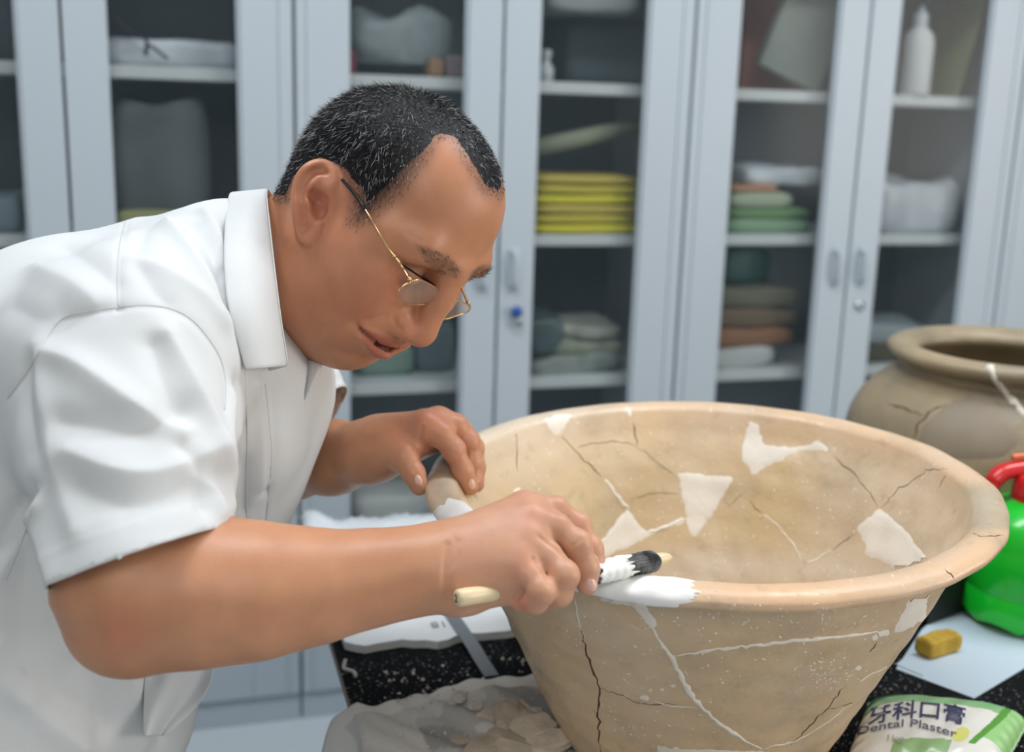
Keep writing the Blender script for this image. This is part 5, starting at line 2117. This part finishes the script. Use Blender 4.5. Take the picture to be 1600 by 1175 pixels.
# ------------------------------------------------------------------ the person assembled
M_SKIN = mat('skin', srgb(196, 140, 108), rough=.42, var=.10, vscale=34, bump=.22, bscale=420, sss=.12, attr='col', spec=.42, bdist=.0006)
M_COTTON = mat('white_cotton', srgb(212, 215, 217), rough=.82, var=.03, vscale=25, bump=.25, bscale=900, spec=.2, bdist=.0003)
M_SEAM = mat('seam_thread', srgb(196, 198, 200), rough=.8)
M_HAIR = mat('black_hair', srgb(20, 20, 24), rough=.5, bump=.8, bscale=500, spec=.3, bdist=.001)
M_HAIRG = mat('grey_hair', srgb(176, 176, 178), rough=.4, spec=.5)
M_GOLD = mat('gold_wire', srgb(226, 190, 140), rough=.22, metal=1.0)
M_LENS = mat('spectacle_lens', srgb(176, 160, 152), rough=.06, alpha=.24, spec=.7)
M_BLACKP = mat('black_plastic', srgb(20, 20, 22), rough=.35)
M_NAIL = mat('finger_nail', srgb(222, 176, 160), rough=.3, coat=.3)


def px_of(V):
    c = (V - CP) @ CR
    return np.stack([800 + FPX * c[:, 0] / -c[:, 2], 587.5 - FPX * c[:, 1] / -c[:, 2]], 1), -c[:, 2]


def skin_colour(V):
    base = np.array(srgb(197, 142, 108)[:3])
    col = np.tile(base, (len(V), 1))

    def blend(w, c):
        nonlocal col
        col = col * (1 - w[:, None]) + np.array(srgb(*c)[:3]) * w[:, None]
    q, L = side_px(V)
    head = (np.abs(L).max(1) < .17)
    g = lambda c, r: np.exp(-(((L - np.array(c)) / np.array(r)) ** 2).sum(1)) * head
    m = lambda c, r: np.exp(-(((L - np.array([c[0], -abs(c[1]), c[2]])) / np.array(r)) ** 2).sum(1)) * head
    blend(.45 * head, (190, 128, 96))
    blend(.45 * m((.062, .050, -.030), (.03, .025, .025)), (196, 104, 80))       # cheeks
    blend(.30 * g((.108, 0, -.035), (.018, .02, .018)), (200, 112, 90))          # nose
    blend(.35 * m((.0, .085, .0), (.03, .02, .045)), (214, 122, 98))             # ears
    blend(.30 * m((.085, .031, .004), (.014, .018, .012)), (150, 92, 72))        # lids, with the crease shade put into the colour
    st = np.maximum(np.exp(-(((L - np.array([.06, 0, -.095])) / np.array([.035, .05, .022])) ** 2).sum(1)), .9 * np.exp(-(((L - np.array([.09, 0, -.055])) / np.array([.012, .022, .008])) ** 2).sum(1)))
    blend(.5 * st * head, (130, 96, 80))                                         # shaven beard
    blend(.6 * np.exp(-((q[:, 0] - 494) / 13) ** 2 - ((q[:, 1] - 312) / 20) ** 2) * head * (L[:, 1] < -.07), (140, 66, 54))  # ear hollow darkened, its shade put into the skin colour
    # lips
    hx = head * (L[:, 0] > .05)
    l1 = poly_sd(q, [(562, 512), (580, 517), (600, 525), (620, 533), (634, 542), (620, 551), (605, 547), (590, 537), (575, 527)])
    l2 = poly_sd(q, [(563, 514), (575, 526), (590, 538), (606, 548), (602, 563), (588, 561), (574, 547), (566, 530)])
    blend(.6 * sstep(-3, 3, np.maximum(l1, l2)) * hx, (166, 84, 74))
    ml = pl_dist(q, [np.array(p, float) for p in [(562, 512), (568, 520), (578, 529), (590, 538), (604, 547)]])
    blend(.8 * sstep(3.2, 1.2, ml) * hx, (84, 38, 34))  # dark line painted where shade sits between the lips
    # brows
    bs = poly_sd(q, [(652, 384), (672, 390), (700, 400), (722, 424), (714, 436), (690, 428), (666, 410)])
    blend(.55 * sstep(-7, 7, bs) * head * (L[:, 0] > .03), (92, 72, 58))
    # stubble darkening under and around the hair
    sd, _ = hair_mask(V)
    ear = is_ear(q, L)
    w = sstep(-16, 34, sd) * head * ~ear
    blend(.85 * w, (74, 58, 50))
    # hands a little paler and pinker, elbow and knuckles redder
    p, z = px_of(V)
    hw = sstep(640, 740, p[:, 0]) * (p[:, 1] > 745) * (z < 1.0)
    blend(.62 * hw, (206, 158, 132))
    fh = (z > 1.1) * sstep(570, 660, p[:, 0]) * (p[:, 1] > 600)
    blend(.5 * fh, (196, 142, 116))
    for (x, y, r, c) in ((190, 985, 42, (184, 108, 84)), (822, 808, 22, (212, 140, 116)), (812, 884, 20, (206, 138, 114)), (672, 652, 22, (200, 128, 104)), (925, 915, 14, (218, 160, 146)), (815, 945, 14, (214, 120, 104))):
        blend(.5 * np.exp(-((p[:, 0] - x) ** 2 + (p[:, 1] - y) ** 2) / r ** 2), c)
    return col


def is_ear(q, L):
    return (L[:, 1] < -.0745) & (q[:, 0] > 452) & (q[:, 0] < 534) & (q[:, 1] > 244) & (q[:, 1] < 392)


def strands(name, roots, dirs, lens, width, m, parent, rs):
    """short tapered hairs, three joints each, joined into one mesh"""
    n = len(roots)
    side = np.cross(dirs, rs.normal(size=(n, 3)))
    side /= np.linalg.norm(side, axis=1, keepdims=True) + 1e-9
    bend = rs.normal(size=(n, 3)) * .18
    d2 = dirs + bend
    d2 /= np.linalg.norm(d2, axis=1, keepdims=True)
    p0 = roots
    p1 = roots + dirs * lens[:, None] * .5
    p2 = p1 + d2 * lens[:, None] * .5
    w = width[:, None]
    V = np.stack([p0 - side * w, p0 + side * w, p1 - side * w * .8, p1 + side * w * .8, p2 - side * w * .15, p2 + side * w * .15], 1).reshape(-1, 3)
    b = np.arange(n)[:, None] * 6
    Q = np.concatenate([b + np.array([[0, 1, 3, 2]]), b + np.array([[2, 3, 5, 4]])])
    return mesh_obj(name, V, Q, m, parent, smooth=False)


def build_hair(body, V, Q, N):
    rs = np.random.default_rng(3)
    near = np.linalg.norm(V - H(-.01, 0, .03), axis=1) < .17
    sd, L = hair_mask(V)
    q, _ = side_px(V)
    ok = near & (sd > 2) & ~is_ear(q, L)
    F_, used = Q[ok[Q].all(1)], None
    # cap of close-cropped hair
    thr = 14 + 16 * sstep(.0, .03, L[:, 0]) * sstep(.10, .07, L[:, 2])
    capm = near & (sd > thr) & ~is_ear(q, L)
    V2, Q2, used = keep_part(V, Q, capm)
    t = .0058 * sstep(14, 90, sd[used]) * (1 - .35 * sstep(-.02, .05, L[used][:, 0]) * (1 - sstep(.06, .1, L[used][:, 2])))
    nz = .0007 * np.sin(V2 @ np.array([900, 300, 500])) * np.sin(V2 @ np.array([-400, 800, 700]))
    V2 = V2 + N[used] * (t + nz * (t > .002) + .0002)[:, None]
    hair = mesh_obj('hair', V2, Q2, M_HAIR, body)
    # individual short hairs over it
    cen = V[F_].mean(1)
    fsd = sd[F_].mean(1)
    fN = N[F_].mean(1)
    fL = L[F_].mean(1)
    wgt = .5 + sstep(0, 50, fsd)
    pick = rs.choice(len(cen), 36000, p=wgt / wgt.sum())
    c = cen[pick] + rs.normal(size=(len(pick), 3)) * .0007
    n_ = fN[pick]
    s_ = fsd[pick]
    crown = H(-.055, 0, .10)
    away = c - crown
    away /= np.linalg.norm(away, axis=1, keepdims=True)
    tng = away - n_ * (away * n_).sum(1, keepdims=True)
    tng /= np.linalg.norm(tng, axis=1, keepdims=True) + 1e-9
    lift = rs.uniform(.25, .8, (len(pick), 1))
    d = tng + n_ * lift + rs.normal(size=(len(pick), 3)) * .32
    d /= np.linalg.norm(d, axis=1, keepdims=True)
    ln = (.0030 + .0060 * sstep(0, 90, s_)) * rs.uniform(.6, 1.25, len(pick))
    root = c + n_ * (.0048 * sstep(14, 90, s_) - .0005)[:, None]
    o = strands('hair_strands', root, d, ln, rs.uniform(.00010, .00019, len(pick)), M_HAIR, hair, rs)
    o['kind'] = 'stuff'
    g = rs.choice(len(pick), 3600, replace=False)
    g = g[(s_[g] > 8)]
    o = strands('grey_strands', root[g] + n_[g] * .0016, d[g], ln[g] * 1.05, np.full(len(g), .00015), M_HAIRG, hair, rs)
    o['kind'] = 'stuff'
    # brows
    bs = poly_sd(q, [(656, 388), (672, 392), (700, 402), (720, 424), (712, 434), (690, 427), (668, 410)])
    fb = bs[Q].mean(1)
    fx = L[Q].mean(1)
    sel = np.argwhere((fb > -2) & (fx[:, 0] > .03) & near[Q[:, 0]] & (fx[:, 2] > .0))[:, 0]
    if len(sel):
        pk = rs.choice(sel, 420)
        c = V[Q[pk]].mean(1)
        n_ = N[Q[pk]].mean(1)
        Lc = toH(c)
        out = HM @ np.array([0, 1, 0])
        d = n_ * .35 + np.sign(Lc[:, 1:2]) * out[None] * .8 + HM[:, 2][None] * .15 - HM[:, 0][None] * .3 + rs.normal(size=(len(pk), 3)) * .2
        d /= np.linalg.norm(d, axis=1, keepdims=True)
        o = strands('eyebrows', c, d, rs.uniform(.004, .007, len(pk)), np.full(len(pk), .00013), M_HAIR, body, rs)
        o['kind'] = 'stuff'
    return hair


def lens_pt(px, py, x0=.100):
    o = HM.T @ (CP - HT)
    d = HM.T @ (CR @ np.array([(px - 800) / FPX, (587.5 - py) / FPX, -1.0]))
    return H(*(o + d * ((x0 - o[0]) / d[0])))


def build_glasses(bvh):
    g = empty('spectacles', tuple(H(.1, 0, 0)))
    tag(g, 'thin gold wire spectacles slid down the man\'s nose', 'glasses')
    R1 = [(643, 440), (655, 437), (668, 442), (681, 450), (692, 460), (682, 470), (664, 475), (645, 476), (631, 472), (622, 460), (627, 449)]
    R2 = [(699, 470), (711, 467), (722, 472), (734, 480), (729, 488), (711, 494), (699, 498), (687, 498), (681, 491), (689, 479)]
    for R_ in (R1, R2):
        pts = [lens_pt(*p) for p in R_]
        cl = catmull(pts[-1:] + pts + pts[:2], 5)[5:-5]
        V, F_ = tube_geo(cl, .00075, 8)
        rim = mesh_obj('lens_rim', V, F_, M_GOLD, g)
        c = np.mean(cl, 0) + HM[:, 0] * .0012
        n = len(cl)
        Vd = [c] + [c * .35 + p * .65 + HM[:, 0] * .0006 for p in cl] + list(cl)
        Fd = [[0, 1 + i, 1 + (i + 1) % n] for i in range(n)] + [[1 + i, 1 + n + i, 1 + n + (i + 1) % n, 1 + (i + 1) % n] for i in range(n)]
        le = mesh_obj('lens', Vd, Fd, M_LENS, rim)
        md = le.modifiers.new('glass', 'SOLIDIFY')
        md.thickness = .0010
    V, F_ = tube_geo(catmull([lens_pt(690, 462), lens_pt(693, 466, .105), lens_pt(698, 472)], 5), .0009, 8)
    mesh_obj('bridge', V, F_, M_GOLD, g)
    for p, s in (((678, 462), -1), ((696, 482), 1)):
        q = toH(lens_pt(*p))
        V, F_ = tube_geo(catmull([H(*q), H(q[0] - .004, q[1] - s * .002, q[2]), H(q[0] - .006, q[1] - s * .004, q[2] - .005)], 4), .0006, 6)
        mesh_obj('pad_arm', V, F_, M_GOLD, g)
        bm = bmesh.new()
        bmesh.ops.create_uvsphere(bm, u_segments=12, v_segments=8, radius=1)
        pad = [H(q[0] - .007 + v.co.x * .0025, q[1] - s * .005 + v.co.y * .0012, q[2] - .006 + v.co.z * .0045) for v in bm.verts]
        ff = [[v.index for v in f.verts] for f in bm.faces]
        bm.free()
        mesh_obj('nose_pad', pad, ff, M_LENS, g)
    for s in (-1, 1):
        near_pts = []
        for (x, y), off in (((628, 415), .009), ((607, 388), .0045), ((585, 350), .003), ((562, 314), .003), ((545, 292), .003), ((534, 280), .0045)):
            d = nrm(P(x, y, 1.0) - CP)
            h = bvh.ray_cast(Vector(CP), Vector(d))
            near_pts.append(toH(np.array(h[0]) - d * off))
        a0 = toH(lens_pt(641, 438))
        pts = [a0] + near_pts
        if s == 1:
            pts = [np.array([p[0], abs(p[1]) * (.58 if k < 2 else .85 if k < 3 else 1.0) + .001, p[2]]) for k, p in enumerate(pts)]
            pts[0] = toH(lens_pt(734, 480)) * np.array([1, 1, 1])
        cl = catmull([H(*p) for p in pts], 5)
        V, F_ = tube_geo(cl[:20], [.0014] * 9 + [.0010] * 11, 8, flat=.7)
        t = mesh_obj('temple', V, F_, M_GOLD, g)
        V, F_ = tube_geo(cl[18:], .0014, 8)
        mesh_obj('temple_tip', V, F_, M_BLACKP, t)
        for i in (1, 8):
            V, F_ = tube_geo([cl[i] - nrm(cl[i + 1] - cl[i]) * .0015, cl[i] + nrm(cl[i + 1] - cl[i]) * .0015], .0019, 8)
            mesh_obj('hinge', V, F_, M_GOLD, t)
    return g


def build_person():
    foot = P(60, 1170, 1.08)
    person = empty('person', (foot[0], foot[1], 0.0))
    tag(person, 'man in white short-sleeved shirt and spectacles, bending over the clay bowl, filing its rim', 'person')
    V, Q, bvh = build_body()
    N = vnormals(V, Q)
    body = mesh_obj('body', V, Q, M_SKIN, person, col=skin_colour(V))
    body['label'] = 'tanned skin of head, arms and hands'
    hair = build_hair(person, V, Q, N)
    hair['label'] = 'cropped black hair flecked with grey, receding at the temple'
    # lashes
    for st in ([(624, 411), (640, 421), (655, 431), (668, 439), (680, 447)],):
        pl = stroke_on(bvh, st, 4)
        pl = [p for p in pl if abs(proj(p)[2] - proj(pl[0])[2]) < .05]
        if len(pl) > 2:
            vs, fs = tube_geo(pl, [.0003] + [.0009] * (len(pl) - 2) + [.0003], 6)
            mesh_obj('eyelashes', vs, fs, M_HAIR, body)
    # finger nails
    for (px, py, z, rx, ry, ang) in ((934, 879, .893, .0046, .0066, 35), (924, 913, .878, .0042, .0060, -70), (653, 750, 1.130, .0042, .0066, -60), (738, 757, 1.148, .0038, .0055, -70)):
        c = P(px, py, z)
        hit = bvh.find_nearest(Vector(c))
        if hit[0] is None:
            continue
        n_ = nrm(np.array(hit[1]))
        if np.dot(n_, CP - np.array(hit[0])) < 0:
            n_ = -n_
        c = np.array(hit[0])
        a = CR @ np.array([math.cos(math.radians(ang)), math.sin(math.radians(ang)), 0])
        a = nrm(a - n_ * np.dot(a, n_))
        b = np.cross(n_, a)
        bm = bmesh.new()
        bmesh.ops.create_uvsphere(bm, u_segments=16, v_segments=8, radius=1)
        vs = [c + a * v.co.x * ry + b * v.co.y * rx + n_ * (v.co.z * .0009 - (v.co.y * rx) ** 2 * 60) for v in bm.verts]
        ff = [[v.index for v in f.verts] for f in bm.faces]
        bm.free()
        mesh_obj('finger_nail', vs, ff, M_NAIL, body)
    # shirt
    shirt, bv = build_shirt(person, M_COTTON, M_SEAM)
    shirt['label'] = 'white cotton short-sleeved shirt with collar'
    build_collar(shirt, M_COTTON)
    build_far_sleeve(shirt, M_COTTON)
    # front tail of the shirt hanging open below the elbow
    rows = []
    for t in np.linspace(0, 1, 9):
        y = 1000 + 150 * t
        xr = [338, 338, 336, 333, 326, 314, 298, 279, 264][int(round(t * 8))]
        row = []
        for u in np.linspace(0, 1, 7):
            x = 225 + (xr - 225) * u
            row.append(P(x, y + 10 * u * (1 - t), .985 + .05 * u + .010 * math.sin(u * 9 + t * 3)))
        rows.append(row)
    sheet('shirt_tail', rows, M_COTTON, shirt, .0018, 2)
    # trousers and shoes (below the frame, they carry the figure)
    m_tr = mat('dark_trousers', srgb(30, 32, 38), rough=.85, bump=.3, bscale=300)
    T = Field()
    hipc = P(30, 1180, 1.08)
    for s, dx in ((-1, -.11), (1, .11)):
        a = hipc + LA * dx
        a[2] = .66
        kx = np.array([a[0] - .01, a[1], .46])
        T.cone(a, kx, .098, .085, .06)
        T.cone(kx, np.array([kx[0] - .01, kx[1], .07]), .085, .072, .02)
    c0 = (hipc[0] - .03, hipc[1] - .01, .71)
    T.ell(c0, (.115, .15, .10), .08)
    Vt, Qt = T.mesh(.008)
    Vt = smooth_mesh(Vt, Qt, 3)
    tr = mesh_obj('trousers', Vt, Qt, m_tr, person)
    V_, F_ = tube_geo([P(272, 1120, 1.02), P(276, 1175, 1.02), P(280, 1260, 1.03)], [.012, .016, .03], 12)
    m_sh = mat('black_shoe', srgb(22, 20, 20), rough=.35)
    for dx in (-.11, .11):
        a = hipc + LA * dx
        S = Field()
        S.ell((a[0] + .02, a[1], .035), (.135, .048, .035), .02)
        S.ell((a[0] - .03, a[1], .06), (.07, .045, .045), .03)
        Vs, Qs = S.mesh(.006)
        Vs[:, 2] = np.maximum(Vs[:, 2], 0.001)
        mesh_obj('shoe', Vs, Qs, m_sh, person)
    return person, bvh


person_root, skin_bvh = build_person()
build_glasses(skin_bvh)
